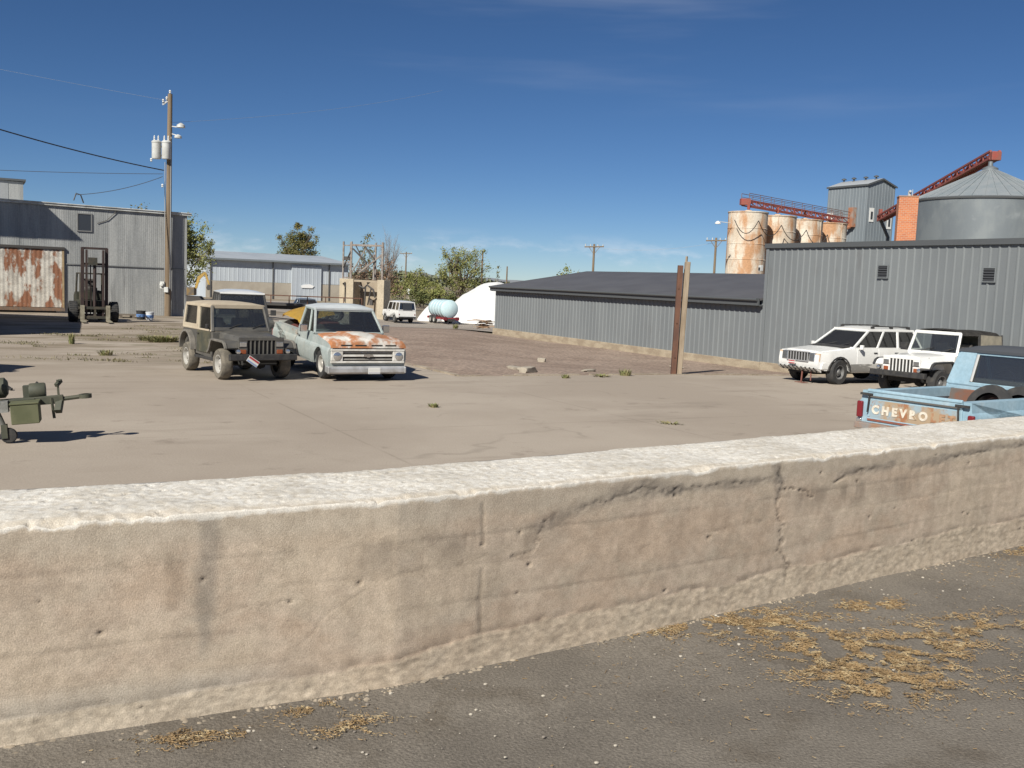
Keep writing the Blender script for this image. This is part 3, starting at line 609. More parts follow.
for x, z in ((.55, 11.7), (3.7, 11.0)):
    b = B(); b.box(x, x+.75, -.08, -.03, z-.85, z+.85); wn = build('window', b, mat('white window frame', (.62, .62, .6)), tw)
    b = B(); b.box(x+.2, x+.55, -.10, -.081, z-.55, z+.4); build('pane', b, m_louv, wn)
b = B(); b.box(-.10, -.04, 5.3, 6.3, 11.0, 12.1); wn = build('loft_opening', b, mat('white window frame', (.62, .62, .6)), tw); b = B(); b.box(-.12, -.101, 5.7, 6.0, 11.2, 11.8); build('pane', b, m_louv, wn)
b = B(); b.box(-.6, -.04, 1.5, 2.3, 10.2, 12.6); b.tube([(-.3, 1.6, 10.4), (-.9, 3.0, 9.7)], .2); build('leg_casing', b, mat('rusty casing', (.27, .23, .20), (.30, .12, .06), scale=1.1, rough=.8), tw)
# inclined red conveyor from tower to silo
ic = thing('incline_conveyor', (43.4, 121.5, 8), 0, 'long red inclined conveyor rising from the tower to the silo peak', 'conveyor'); o0 = Vector((43.4, 121.5, 8))
p, q = Vector((43.4, 121.5, 10.75)), Vector((40.2, 86.6, 13.75)); b = truss(B(), p-o0, q-o0, .75, .6, 22, .085); d = (q-p).normalized(); n_ = d.cross(Vector((0, 0, 1))).normalized()*.28
b.panel([p-o0-n_+Vector((0, 0, .08)), p-o0+n_+Vector((0, 0, .08)), q-o0+n_+Vector((0, 0, .08)), q-o0-n_+Vector((0, 0, .08))], .3); build('truss', b, m_red, ic)
b = B(); b.tube([p-o0+Vector((0, 0, .1)), p-o0+Vector((1.1, .2, -1.9)), p-o0+Vector((1.2, .3, -12))], .2); build('spout', b, m_trim, ic)
b = B(); b.box(-.40, .40, -.38, .38, -.2, .55, Matrix.Translation(q-o0)); build('drive_head', b, m_red, ic, bevel=.05)
b = B(); b.bar(p-o0+Vector((-.1, 0, .2)), p-o0+Vector((-.1, 0, 1.4)), .35); build('motor_post', b, m_red, ic)
sx, sy, sr = 39.35, 85.4, 6.05; si = thing('round_silo', (sx, sy, -3), 0, 'large round grey corrugated silo with a conical roof at the right', 'silo')
m_silo = mat('dull galvanised silo', (.15, .17, .185), (.18, .20, .21), scale=.9, stretch=(1, 1, .5), rough=.55, metal=.3, c3=(.22, .24, .25), s3=.6, lo3=.58, hi3=.72)
b = B(); prof = []; z = 0
while z < 12.75: prof += [(sr, z), (sr+.035, z+.11)]; z += .22
prof.append((sr, 12.8)); b.lathe(prof, n=96); build('shell', b, m_silo, si)
b = B(); b.lathe([(sr+.12, 12.74), (sr+.15, 12.86), (sr+.05, 12.95)], n=96, cap=False); build('eave_ring', b, m_trim, si)
b = B(); n = 40; top = (.55, 15.55)
for k in range(n):
    a0, a1 = 6.28318*k/n, 6.28318*(k+1)/n; am = (a0+a1)/2
    def P(a, r, z): return Vector((r*math.cos(a), r*math.sin(a), z))
    b.bm.faces.new([b.bm.verts.new(v) for v in (P(a0, sr+.12, 12.9), P(a1, sr+.12, 12.9), P(a1, *top), P(a0, *top))])
    b.bar(P(a0, sr+.12, 12.93), P(a0, top[0], top[1]+.03), .06, .08)
rf = build('roof', b, mat('galvanised roof', (.25, .285, .305), (.29, .315, .33), scale=1, rough=.5, metal=.3), si, smooth=False)
b = B(); b.lathe([(.62, 15.5), (.62, 15.75), (.2, 15.95), (.18, 16.3)], n=16); build('peak_cap', b, m_silo, rf)
ch = thing('brick_chimney', (28.75, 75.2, -3), R(-13), 'square orange brick chimney in front of the round silo', 'chimney')
b = B(); b.box(-.67, .67, -.6, .6, 0, 12.05); build('stack', b, brick_mat(), ch)
b = B(); b.box(-.71, .71, -.64, .64, 12.06, 12.14); build('cap', b, mat('old mortar cap', (.36, .20, .13), (.28, .2, .15), scale=4), ch)
b = B(); b.tube([(.1, 0, 12.1), (.1, 0, 12.5)], .12, 8); b.tube([(.1, -.25, 12.5), (.1, .25, 12.5)], .09, 8); b.tube([(.3, 0, 12.1), (.3, 0, 12.65)], .03); build('vent', b, mat('galvanised vent', (.42, .43, .44), metal=.3), ch)
# drooping cable across the bins
b = B(); pts = [Vector((24.2, 104.4, 8.95)), Vector((27.4, 107.6, 8.8)), Vector((31.0, 110.9, 8.6)), Vector((34.4, 114.4, 8.4)), Vector((36.5, 116.5, 8.3))]
pts = [Vector((22.3, 104.6, 9.0))] + [p+Vector((.4, -.6, 0)) for p in pts]
for p, q in zip(pts, pts[1:]): b.tube([p+(q-p)*(i/8)-Vector((0, 0, (1-(2*i/8-1)**2)*1.35)) for i in range(9)], .045, 5)
tag(build('drooping_cable', b, m_iron), 'dark cable drooping in scallops across the rusty bins', 'cable')
# ------------------------------------------------------------------ timber, also for the unseen store added at the left to cast shade
m_dkw = mat('dark old timber', (.12, .10, .08), (.17, .14, .11), scale=3)
# ------------------------------------------------------------------ vehicle parts
m_tyre = mat('tyre rubber', (.028, .028, .029), (.06, .055, .05), scale=7, lo=.45, hi=.75, rough=.9); m_tyred = mat('dusty tyre rubber', (.10, .09, .075), (.17, .15, .12), scale=6, rough=.95)
m_black = mat('black plastic', (.022, .022, .024), (.04, .038, .036), scale=8, rough=.7); m_under = mat('near black underbody', (.02, .019, .018), rough=.9)  # near-black fill for undersides, recesses and slots
m_chrome = mat('dull chrome', (.62, .62, .62), rough=.22, metal=1); m_lamp = mat('headlight glass', (.58, .59, .60), rough=.12, metal=.85); m_amber = mat('amber lens', (.27, .075, .03), rough=.25); m_redl = mat('red tail lens', (.16, .015, .02), rough=.25)
m_seat = mat('dark seat cloth', (.07, .065, .06), rough=.9); G1 = glass('car window glass', (.80, .84, .82)); G2 = glass('dark tinted window', (.50, .52, .53), .3)
def body(pts, hw, zc=(), xc=(), y=(-1, 1)):
    """side profile with wheel arches, widened by hw(x, z)"""
    b = B(); b.prism(pts, y[0], y[1]); bm = b.bm; bmesh.ops.triangulate(bm, faces=bm.faces[:])
    for z in zc: bmesh.ops.bisect_plane(bm, geom=bm.verts[:]+bm.edges[:]+bm.faces[:], plane_co=(0, 0, z), plane_no=(0, 0, 1), dist=1e-4)
    for x in xc: bmesh.ops.bisect_plane(bm, geom=bm.verts[:]+bm.edges[:]+bm.faces[:], plane_co=(x, 0, 0), plane_no=(1, 0, 0), dist=1e-4)
    for v in bm.verts: v.co.y *= hw(v.co.x, v.co.z)
    return b
def arch(cx, r, z, n=9, cz=None): # points of a wheel arch from rear to front (travelling +x), starting and ending at height z
    cz = z if cz is None else cz; a0 = math.asin(max(-1, min(1, (z-cz)/r)))
    return [(cx - r*math.cos(a0+(math.pi-2*a0)*k/n), cz + r*math.sin(a0+(math.pi-2*a0)*k/n)) for k in range(n+1)]
def lerp_tab(tab, t):
    if t <= tab[0][0]: return tab[0][1]
    for (a, x), (c, y) in zip(tab, tab[1:]):
        if t <= c: return x+(y-x)*(t-a)/(c-a)
    return tab[-1][1]
def wheel(parent, x, y, r=.36, w=.22, rim=None, tyre=None, spokes=0, rr=.62, steer=0):
    s = 1 if y > 0 else -1; ri = r*rr
    b = B(); b.lathe([(ri, -w/2), (r*.90, -w/2-.012), (r*.97, -w*.40), (r, -w*.25), (r, w*.25), (r*.97, w*.40), (r*.90, w/2+.012), (ri, w/2), (ri*.97, w*.2), (ri*.97, -w*.2)], axis='y', n=28, cap=False)
    if spokes == 9:
        for k in range(28):
            a = 6.2832*k/28; b.box(-.012, .012, -w*.48, w*.48, r*.975, r*1.018, Matrix.Rotation(a, 4, 'Y'))
    o = build('wheel', b, tyre or m_tyre, parent); o.location = (x, y, r)
    if steer: o.rotation_euler = (0, 0, steer)
    b = B(); b.lathe([(ri*1.03, w*.50), (ri*.93, w*.50), (ri*.86, w*.12), (ri*.62, w*.10), (ri*.50, w*.30), (ri*.34, w*.34), (ri*.30, w*.44), (.001, w*.46)], axis='y', n=24, cap=False)
    if s < 0: b.xform(Matrix.Rotation(math.pi, 4, 'Z'))
    q = build('rim', b, rim or m_chrome, o)
    if spokes:
        b = B()
        for k in range(5 if spokes != 8 else 8):
            a = 6.2832*k/(5 if spokes != 8 else 8); b.box(-.024, .024, w*.08, w*.135, ri*.64, ri*.84, Matrix.Rotation(a, 4, 'Y'))
        if s < 0: b.xform(Matrix.Rotation(math.pi, 4, 'Z'))
        for f in b.bm.faces: pass
        build('rim_slot', b, m_black, o)
    return o
def cabin(t, zb, zt, xb, xt, hb, ht, m_frame, m_roof, splits=(), gl=None, open_sides=(), roof_over=.03, roof_th=.06, th=.055, rear=True, rear_rail=None, crown=.03, glass_rear=None, fill=None, front_bottom=None):
    """glasshouse: pillars, roof and one pane per opening. xb=(rear,front) at zb, xt=(rear,front) at zt; splits are side pillar positions 0..1 from rear"""
    gl = gl or G1; fb = {}
    def P(f, z, s): # f 0..1 rear to front, z 0..1, s side
        x = (xb[0]+(xb[1]-xb[0])*f)*(1-z) + (xt[0]+(xt[1]-xt[0])*f)*z; return Vector((x, s*(hb*(1-z)+ht*z), zb+(zt-zb)*z))
    b = B(); fs = [0]+[v[0] if isinstance(v, tuple) else v for v in splits]+[1]; ws = [th]+[v[1] if isinstance(v, tuple) else th for v in splits]+[th]
    for s in (-1, 1):
        for f, w in zip(fs, ws): b.bar(P(f, 0, s), P(f, 1, s), w, th*.9, up=(0, 1, 0) if True else None)
        b.bar(P(0, .985, s), P(1, .985, s), th, th*.8); b.bar(P(0, .01, s), P(1, .01, s), th, th*.6)
    b.bar(P(1, .97, -1), P(1, .97, 1), th, th); b.bar(P(1, .02, -1), P(1, .02, 1), th, th*.8)
    b.bar(P(0, .97, -1), P(0, .97, 1), th, th); b.bar(P(0, .03, -1), P(0, .03, 1), th, th)
    build('cabin_frame', b, m_frame, t, bevel=.012)
    # roof with a slight crown
    bm = bmesh.new(); n = 10; k = 8; x0, x1 = xt[0]-roof_over, xt[1]+roof_over; top = []; bot = []
    for i in range(n+1):
        f = i/n; rt, rb = [], []
        for j in range(k+1):
            g = 2*j/k-1; x = x0+(x1-x0)*f; y = g*(ht+.02); e = (1-g**4)*(1-abs(2*f-1)**5); rt.append(bm.verts.new((x, y, zt+roof_th*.5+(roof_th*.5+crown)*e-.0))); rb.append(bm.verts.new((x, y, zt-.005)))
        top.append(rt); bot.append(rb)
    for i in range(n):
        for j in range(k): bm.faces.new((top[i][j], top[i+1][j], top[i+1][j+1], top[i][j+1])); bm.faces.new((bot[i][j], bot[i][j+1], bot[i+1][j+1], bot[i+1][j]))
        bm.faces.new((top[i][0], bot[i][0], bot[i+1][0], top[i+1][0])); bm.faces.new((top[i][k], top[i+1][k], bot[i+1][k], bot[i][k]))
    for j in range(k): bm.faces.new((top[0][j], top[0][j+1], bot[0][j+1], bot[0][j])); bm.faces.new((top[n][j], bot[n][j], bot[n][j+1], top[n][j+1]))
    build('roof', bm, m_roof, t)
    e = .006
    b = B(); b.panel([P(1, .04, -1)+Vector((0, th*.4, 0)), P(1, .04, 1)-Vector((0, th*.4, 0)), P(1, .95, 1)-Vector((0, th*.4, 0)), P(1, .95, -1)+Vector((0, th*.4, 0))], e); build('windshield', b, gl, t, smooth=False)
    if rear: b = B(); b.panel([P(0, .05, 1)-Vector((0, .03, 0)), P(0, .05, -1)+Vector((0, .03, 0)), P(0, .95, -1)+Vector((0, .03, 0)), P(0, .95, 1)-Vector((0, .03, 0))], e); build('rear_window', b, glass_rear or gl, t, smooth=False)
    for s in (-1, 1):
        for i, (f0, f1) in enumerate(zip(fs, fs[1:])):
            if i in open_sides: continue
            g = .02/(xb[1]-xb[0]); b = B(); b.panel([P(f0+g, .04, s), P(f1-g, .04, s), P(f1-g, .95, s), P(f0+g, .95, s)], e*(1 if s < 0 else -1)); build('side_window', b, gl if not fill else fill.get(i, gl), t, smooth=False)
    return P
def plate(t, p, rz=0, roll=0, mats=None, w=.30, h=.15, tilt=0):
    M = Matrix.Translation(p) @ Matrix.Rotation(rz, 4, 'Z') @ Matrix.Rotation(roll, 4, 'X') @ Matrix.Rotation(tilt, 4, 'Y')
    b = B(); b.box(-.004, .004, -w/2, w/2, -h/2, h/2, M); o = build('license_plate', b, mats[0], t)
    b = B(); b.box(.0045, .007, -w/2+.01, w/2-.01, h*.12, h*.42, M); build('upper_band', b, mats[1], o)
    b = B(); b.box(.0045, .007, -w/2+.01, w/2-.01, -h*.45, -h*.2, M); build('lower_band', b, mats[2], o)
m_pw = mat('plate white', (.6, .6, .58)); m_pr = mat('plate red', (.36, .045, .05)); m_pb2 = mat('plate blue', (.20, .27, .45))
def handle(par, x, y, z): 
    s = 1 if y > 0 else -1; b = B(); b.bar((x-.07, y+.022*s, z), (x+.07, y+.022*s, z), .018, .026); b.bar((x-.06, y, z), (x-.06, y+.022*s, z), .014); b.bar((x+.06, y, z), (x+.06, y+.022*s, z), .014); build('handle', b, m_black if par.get('dk') else m_chrome, par)
def mirror(t, x, y, z, m, big=1):
    s = 1 if y > 0 else -1; b = B(); b.bar((x, y, z-.05), (x+.02, y+.12*s, z), .025); b.box(x-.03, x+.04, min(y+.09*s, y+.27*s*big), max(y+.09*s, y+.27*s*big), z-.05*big, z+.13*big); build('mirror', b, m, t, bevel=.015)

# ------------------------------------------------------------------ short open-bodied 4x4 (used for the dark one and the white one)
def small_4x4(loc, rz, label, m_body, m_top, m_flare, m_rim, m_ty, soft, group, m_lowb=None):
    t = thing('offroader', loc, rz, label, 'off-roader', group); r = .375
    # tub with wheel arches at the rear, straight sides
    pts = [(-1.76, .52), (-1.66, .46)] + arch(-1.2, .45, .5, 9) + [(.55, .44), (.55, 1.08), (.42, 1.12), (-1.74, 1.12), (-1.78, 1.0)]
    b = body(pts, lambda x, z: .755-.02*max(0, .7-z), zc=(.6, .85, 1.05)); build('tub', b, m_body, t, bevel=.018)
    # bonnet, nose narrowing forward
    b = B(); hw = lambda x: .60-.10*(x-.45)/1.3
    bm = b.bm; secs = []
    for x, zt in ((.45, 1.135), (.8, 1.13), (1.2, 1.115), (1.6, 1.09), (1.73, 1.075), (1.765, 1.04)):
        h = hw(x); ring = [(-h, .72), (-h, zt-.09), (-h+.03, zt-.035), (-h*.75, zt-.005), (0, zt+.012), (h*.75, zt-.005), (h-.03, zt-.035), (h, zt-.09), (h, .72)]; secs.append([bm.verts.new((x, yy, zz)) for yy, zz in ring])
    for a, c in zip(secs, secs[1:]):
        for i in range(len(a)-1): bm.faces.new((a[i], a[i+1], c[i+1], c[i]))
        bm.faces.new((a[-1], a[0], c[0], c[-1]))
    bm.faces.new(secs[0][::-1]); bm.faces.new(secs[-1]); build('bonnet', b, m_body, t)
    for s in (-1, 1): b = B(); b.box(1.3, 1.36, s*.50-.02, s*.50+.02, .97, 1.05); build('bonnet_latch', b, m_black, t)
    # grille panel: frame bars either side of seven slots
    gx0, gx1 = 1.766, 1.80; W2 = .57
    g = B(); sl = [(-.315+.105*k) for k in range(7)]; z0, z1 = .64, .98
    g.box(gx0, gx1, -W2, W2, .98, 1.055); g.box(gx0, gx1, -W2, W2, .56, .64)
    ed = [-W2]+[v for c in sl for v in (c-.036, c+.036)]+[W2]
    for a, c in zip(ed[::2], ed[1::2]): g.box(gx0, gx1, a, c, .64, .98)
    gr = build('grille', g, m_body, t, bevel=.008); g = B(); g.box(gx0+.001, gx0+.006, -.36, .36, .64, .98); build('radiator', g, m_under, gr)
    for s in (-1, 1):
        b = B(); b.box(1.795, 1.815, s*.46-.085, s*.46+.085, .83, .945); hl = build('headlight', b, m_lamp, t, bevel=.012); b = B(); b.box(1.79, 1.81, s*.46-.1, s*.46+.1, .815, .828); build('bezel', b, m_black, hl)
        b = B(); b.box(1.795, 1.812, s*.46-.075, s*.46+.075, .66, .76); build('turn_signal', b, m_amber, t, bevel=.008)
        # flat front fender with drooping flare
        fp = [(.50, .66), (.60, .72), (.74, .93), (.82, .965), (1.60, .95), (1.70, .90), (1.76, .80), (1.74, .77), (1.66, .86), (1.58, .905), (.86, .915), (.79, .88), (.66, .68), (.56, .62)]
        b = B(); b.prism(fp, s*.50, s*.84); build('fender', b, m_body, t, bevel=.012)
        fl = B(); fl.prism([(.50, .64), (.62, .72), (.76, .945), (.84, .98), (1.60, .965), (1.72, .91), (1.79, .79), (1.77, .76), (1.69, .86), (1.58, .91), (.86, .92), (.80, .88), (.68, .67), (.56, .59)], s*.84, s*.915); build('flare', fl, m_flare, t, bevel=.015)
        ar = arch(-1.2, .44, .58, 9); outer = [(-1.2+(x+1.2)*1.12, .58+(z-.58)*1.12) for x, z in ar]
        fl = B(); fl.prism(ar+outer[::-1], s*.75, s*.90); build('flare', fl, m_flare, t, bevel=.015)
        b = B(); b.bar((-.72, s*.74, .43), (.62, s*.74, .43), .12, .07); build('side_step', b, m_black, t, bevel=.015)
        # door
        dp = [(-.62, .56), (.34, .56), (.36, 1.10), (-.60, 1.10)]; b = B(); b.prism(dp, s*.757, s*.775); d = build('door', b, m_lowb or m_body, t, bevel=.006); d['dk'] = 1; handle(d, -.48, s*.775, 1.02)
        wheel(t, 1.2, s*.735, r, .24, m_rim, m_ty, 8, .60); wheel(t, -1.2, s*.735, r, .24, m_rim, m_ty, 8, .60)
        b = B(); b.lathe([(.055, 0), (.062, .05), (.05, .07)], c=(1.86, s*.62, .72), axis='x', n=14); fg = build('fog_lamp', b, m_black, t); b = B(); b.lathe([(.054, .071), (.001, .082)], c=(1.86, s*.62, .72), axis='x', n=14); build('lens', b, m_lamp, fg)
        mirror(t, .36, s*.73, 1.22, m_black, 1.15 if soft else .55)
    # windscreen frame and top
    if not soft:
        cabin(t, 1.12, 1.73, (-1.74, .44), (-1.70, .20), .735, .665, m_top, m_top, splits=((.50, .10), (.55, .07)), gl=G1, roof_over=.045, roof_th=.08, th=.075, open_sides=(1,), fill={0: G2, 2: glass('dull door window', (.6, .65, .66))})
        for s in (-1, 1): b = B(); b.panel([(-1.74, s*.742, 1.10), (-.60, s*.742, 1.10), (-.60, s*.738, 1.24), (-1.74, s*.738, 1.24)], -s*.02); build('top_lower_panel', b, m_top, t)
        b = B(); b.panel([(.44, -.72, 1.11), (.44, .72, 1.11), (.40, .71, 1.20), (.40, -.71, 1.20)], .05); build('cowl', b, m_body, t, bevel=.01)
        for s in (-1, 1): b = B(); b.bar((.46, s*.735, 1.1), (.215, s*.668, 1.74), .075, .075); build('windshield_post', b, m_body, t, bevel=.015)
    else:
        mw = m_body; b = B()
        def Q(z, s): return Vector((.44-.22*z, s*(.74-.06*z), 1.10+.62*z))
        for s in (-1, 1): b.bar(Q(0, s), Q(1, s), .07, .07)
        b.bar(Q(.97, -1), Q(.97, 1), .08, .09); b.bar(Q(.06, -1), Q(.06, 1), .07, .10); build('windshield_frame', b, mw, t, bevel=.015)
        b = B(); b.panel([Q(.1, -1)+Vector((0, .03, 0)), Q(.1, 1)-Vector((0, .03, 0)), Q(.95, 1)-Vector((0, .03, 0)), Q(.95, -1)+Vector((0, .03, 0))], .006); build('windshield', b, G1, t, smooth=False)
        bm = bmesh.new(); g = []
        for i in range(13):
            f = i/12; x = .26-2.02*f; row = []
            for j in range(9):
                k = 2*j/8-1; zz = 1.755+.035*math.sin(f*9.4)*(1-k*k) + .03*(1-k**4) - .05*f*f - (.10 if abs(k) == 1 else 0); row.append(bm.verts.new((x, k*.70, zz)))
            g.append(row)
        for a, c in zip(g, g[1:]):
            for j in range(8): bm.faces.new((a[j], a[j+1], c[j+1], c[j]))
        bmesh.ops.solidify(bm, geom=bm.faces[:], thickness=.02); build('soft_top', bm, m_top, t)
        mc = mat('dusty clear vinyl', (.30, .27, .21), (.22, .20, .16), scale=4, rough=.4)
        for s in (-1, 1):
            b = B(); b.panel([(-1.74, s*.745, 1.12), (-.66, s*.745, 1.12), (-.66, s*.70, 1.68), (-1.70, s*.70, 1.64)], -s*.015); build('side_curtain', b, mc, t)
            b = B(); b.bar((-.62, s*.745, 1.1), (-.62, s*.70, 1.7), .05); b.bar((-1.74, s*.74, 1.1), (-1.72, s*.70, 1.68), .06); build('top_bow', b, m_black, t)
        b = B(); b.panel([(-1.76, .70, 1.12), (-1.76, -.70, 1.12), (-1.74, -.66, 1.66), (-1.74, .66, 1.66)], .01); build('rear_curtain', b, mc, t)
    for s in (.28, -.32): b = B(); b.bar((.47, s, 1.19), (.43, s+.24, 1.28), .018, .014); b.bar((.455, s+.08, 1.2), (.405, s+.34, 1.31), .014, .012); build('wiper', b, m_black, t)
    b = B(); b.box(-1.7, 1.72, -.42, .42, .38, .62); b.box(-1.72, .5, -.70, .70, .46, .56); b.tube([(1.2, -.7, .375), (1.2, .7, .375)], .05); b.tube([(-1.2, -.7, .375), (-1.2, .7, .375)], .05); b.lathe([(.11, -.1), (.14, 0), (.11, .1)], c=(1.2, .2, .375), axis='y', n=10); build('chassis', b, m_under, t)
    b = B(); b.prism([(1.86, .50), (1.86, .66), (1.99, .66), (1.99, .52)], -.84, .84); b.box(1.72, 1.87, -.40, -.32, .5, .6); b.box(1.72, 1.87, .32, .40, .5, .6); build('bumper', b, m_black, t, bevel=.012)
    for y in (-.33, .33):
        b = B(); b.box(-.55, -.1, y-.22, y+.22, .72, .92); b.box(-.62, -.48, y-.22, y+.22, .85, 1.42); build('seat', b, m_seat, t, bevel=.05)
    b = B(); b.lathe([(.175, -.012), (.19, 0), (.175, .012), (.165, 0)], axis='x', n=20, cap=False); b.xform(Matrix.Translation((.08, .33, 1.16)) @ Matrix.Rotation(.5, 4, 'Y')); build('steering_wheel', b, m_black, t)
    b = B(); b.box(.25, .42, -.70, .70, .95, 1.12); build('dashboard', b, m_black, t, bevel=.03)
    if soft is False:
        plate(t, (2.03, -.30, .50), 0, R(-34), (m_pw, m_pr, m_pb2))
    b = B(); b.lathe([(.20, -.1), (.36, -.1), (.375, 0), (.36, .1), (.2, .1)], c=(-1.9, .12, .98), axis='x', n=24); build('spare_wheel', b, m_ty, t)
    return t
def xy(x, y): return (x, y, gz(x, y))
m_jd = mat('faded charcoal paint', (.074, .071, .066), (.10, .094, .084), scale=2.5, rough=.42, c3=(.115, .10, .078), s3=2, lo3=.55, hi3=.72, rough3=.7, fine=.1, bs=30)
m_tan = mat('tan hard top', (.42, .36, .27), (.37, .31, .23), scale=2, rough=.7); m_jdoor = mat('patchy olive door', (.05, .052, .038), (.08, .074, .048), scale=3.4, rough=.6, c3=(.15, .135, .095), s3=3, lo3=.56, hi3=.7)
m_flg = mat('greyed plastic flare', (.17, .155, .135), (.11, .102, .09), scale=4, rough=.8); m_flb = mat('black flare', (.028, .028, .03), rough=.75)
m_rimw = mat('pale alloy rim', (.52, .51, .48), (.42, .40, .37), scale=6, rough=.45, metal=.3); m_rimd = mat('dull dark rim', (.12, .12, .12), (.20, .20, .20), scale=8, rough=.6, metal=.3)
m_white = mat('white car paint', (.70, .70, .69), (.66, .655, .64), scale=2, rough=.28, coat=.4, spec=.5)
small_4x4(xy(-7.12, 25.5), math.atan2(-.81, .588), 'dark grey open-bodied off-roader with tan hard top and a crooked licence plate', m_jd, m_tan, m_flg, m_rimw, m_tyred, False, None, m_jdoor)
small_4x4(xy(11.94, 27.9), R(214), 'white off-roader with black soft top, parked nearest the blue pickup', m_white, mat('black soft top cloth', (.045, .042, .04), (.07, .065, .06), scale=5, rough=.95), m_flb, m_rimd, m_tyre, True, None)

# ------------------------------------------------------------------ 1960s pickup (rusty one, blue one, yellow one)
def pickup(loc, rz, label, m_body, m_hood, m_roof, m_bed, m_in, lift=0, plate_on=True, rim=None, tail_text=False, group=None, m_tail=None, m_ty=None, m_grill=None, bed_low=0):
    t = thing('pickup_truck', loc, rz, label, 'pickup truck', group); r = .36+lift*.35; L = lift
    tab = [(.30, .90), (.45, .955), (.62, .985), (.80, .985), (.865, .965), (.89, .935), (1.08, .915), (1.2, .90)]
    hw = lambda x, z: lerp_tab(tab, z-L) - (.015*sm((x-2.0)/.5) if x > 2.0 else 0)
    zc = [z+L for z in (.45, .62, .80, .865, .89, 1.0)]
    gm = m_grill or mat('dirty white grille paint', (.62, .61, .58), (.50, .48, .44), scale=5, rough=.45)
    # front clip: fenders in body colour
    pts = [(.88, .40+L), (1.08, .40+L)] + arch(1.6, .45, .42+L, 10, cz=.40+L) + [(2.12, .44+L), (2.30, .46+L), (2.33, .60+L), (2.33, .93+L), (2.26, 1.0+L), (1.5, 1.06+L), (.88, 1.08+L)]
    build('front_fenders', body(pts, hw, zc), m_body, t, bevel=.015)
    # cab lower
    pts = [(-.42, .38+L), (.872, .38+L), (.872, 1.10+L), (-.42, 1.10+L)]; build('cab', body(pts, hw, zc), m_body, t, bevel=.012)
    # bed: two sides, front wall, floor, tailgate
    pts = [(-2.72, .46+L), (-2.05, .42+L)] + arch(-1.6, .45, .42+L, 10, cz=.40+L) + [(-.46, .38+L), (-.46, 1.04+L), (-2.72, 1.04+L)]
    for s in (-1, 1):
        b = body(pts, hw, zc, y=(.80, 1) if s > 0 else (-1, -.80)); build('bed_side', b, m_bed, t, bevel=.012)
    b = B(); b.box(-2.66, -.5, -.75, .75, .56+L, .62+L); b.box(-.56, -.47, -.78, .78, .58+L, 1.03+L)
    for s in (-1, 1): b.box(-2.0, -1.2, s*.75-.12*(s > 0)-.02*(s < 0)*0, s*.75+.12*(s < 0), .62+L, .86+L)
    build('bed_floor', b, m_in, t, bevel=.01)
    tg = B(); tg.box(-2.76, -2.71, -.80, .80, .52+L, .62+L); tg.box(-2.76, -2.71, -.80, .80, .93+L, 1.05+L); tg.box(-2.745, -2.71, -.80, .80, .62+L, .93+L); tg.tube([(-2.75, -.80, 1.045+L), (-2.75, .80, 1.045+L)], .03, 8)
    tg = build('tailgate', tg, m_bed, t, bevel=.012)
    if tail_text:
        b = B(); b.box(-2.757, -2.7455, -.74, .74, .60+L, .90+L); pn = build('letter_band', b, m_tail, tg)
        b = B(); b.bar((-2.765, -.77, .955+L), (-2.765, .77, .955+L), .02, .022); build('upper_moulding', b, mat('dark tarnished trim', (.10, .09, .08)), tg)
        b = B(); b.bar((-2.765, -.77, .585+L), (-2.765, .77, .585+L), .02, .03); build('lower_moulding', b, mat('rusted red strip', (.25, .07, .04), (.16, .07, .05), scale=9), tg)
        cu = bpy.data.curves.new('lettering', 'FONT'); cu.body = 'CHEVROLET'; cu.size = .175; cu.extrude = .004; cu.align_x = 'CENTER'; cu.align_y = 'CENTER'; cu.space_character = 1.62; cu.offset = .010; cu.materials.append(mat('cream letter paint', (.62, .58, .50), (.5, .44, .36), scale=12)); cu.materials.append(mat('rust worn letter', (.36, .24, .15), (.30, .15, .08), scale=9))
        for i in (6, 7, 8): cu.body_format[i].material_index = 1
        tmp = bpy.data.objects.new('tmp', cu); COL.objects.link(tmp); bpy.context.view_layer.update(); me = bpy.data.meshes.new_from_object(tmp); bpy.data.objects.remove(tmp); bpy.data.curves.remove(cu)
        me.name = 'lettering'
        o = bpy.data.objects.new('lettering', me); COL.objects.link(o); o.parent = tg
        o.matrix_local = Matrix.Translation((-2.762, 0, .745+L)) @ Matrix(((0, 0, -1, 0), (-1, 0, 0, 0), (0, 1, 0, 0), (0, 0, 0, 1)))
    for s in (-1, 1):
        b = B(); b.box(-2.765, -2.70, s*.94-.05, s*.94+.05, .60+L, .86+L); tl = build('tail_light', b, m_redl, t, bevel=.02); b = B(); b.box(-2.768, -2.70, s*.94-.045, s*.94+.045, .50+L, .585+L); build('reverse_light', b, m_lamp, tl, bevel=.015)
        b = B(); b.bar((-2.77, s*.70, .985+L), (-2.77, s*.92, .985+L), .03, .035); b.bar((-2.78, s*.75, .98+L), (-2.78, s*.77, .70+L), .022); build('tailgate_latch', b, m_black, t)
    # hood
    bm = bmesh.new(); secs = []
    for x, z, hwid in ((.86, 1.115, .80), (1.1, 1.13, .82), (1.6, 1.135, .86), (2.0, 1.12, .885), (2.25, 1.09, .90), (2.385, 1.05, .90), (2.40, 1.0, .90)):
        ring = [(-hwid-.04, z-.09), (-hwid, z-.03), (-hwid*.8, z+.0), (-hwid*.45, z+.012), (-hwid*.38, z+.035), (0, z+.042), (hwid*.38, z+.035), (hwid*.45, z+.012), (hwid*.8, z), (hwid, z-.03), (hwid+.04, z-.09)]
        secs.append([bm.verts.new((x, y, zz+L)) for y, zz in ring])
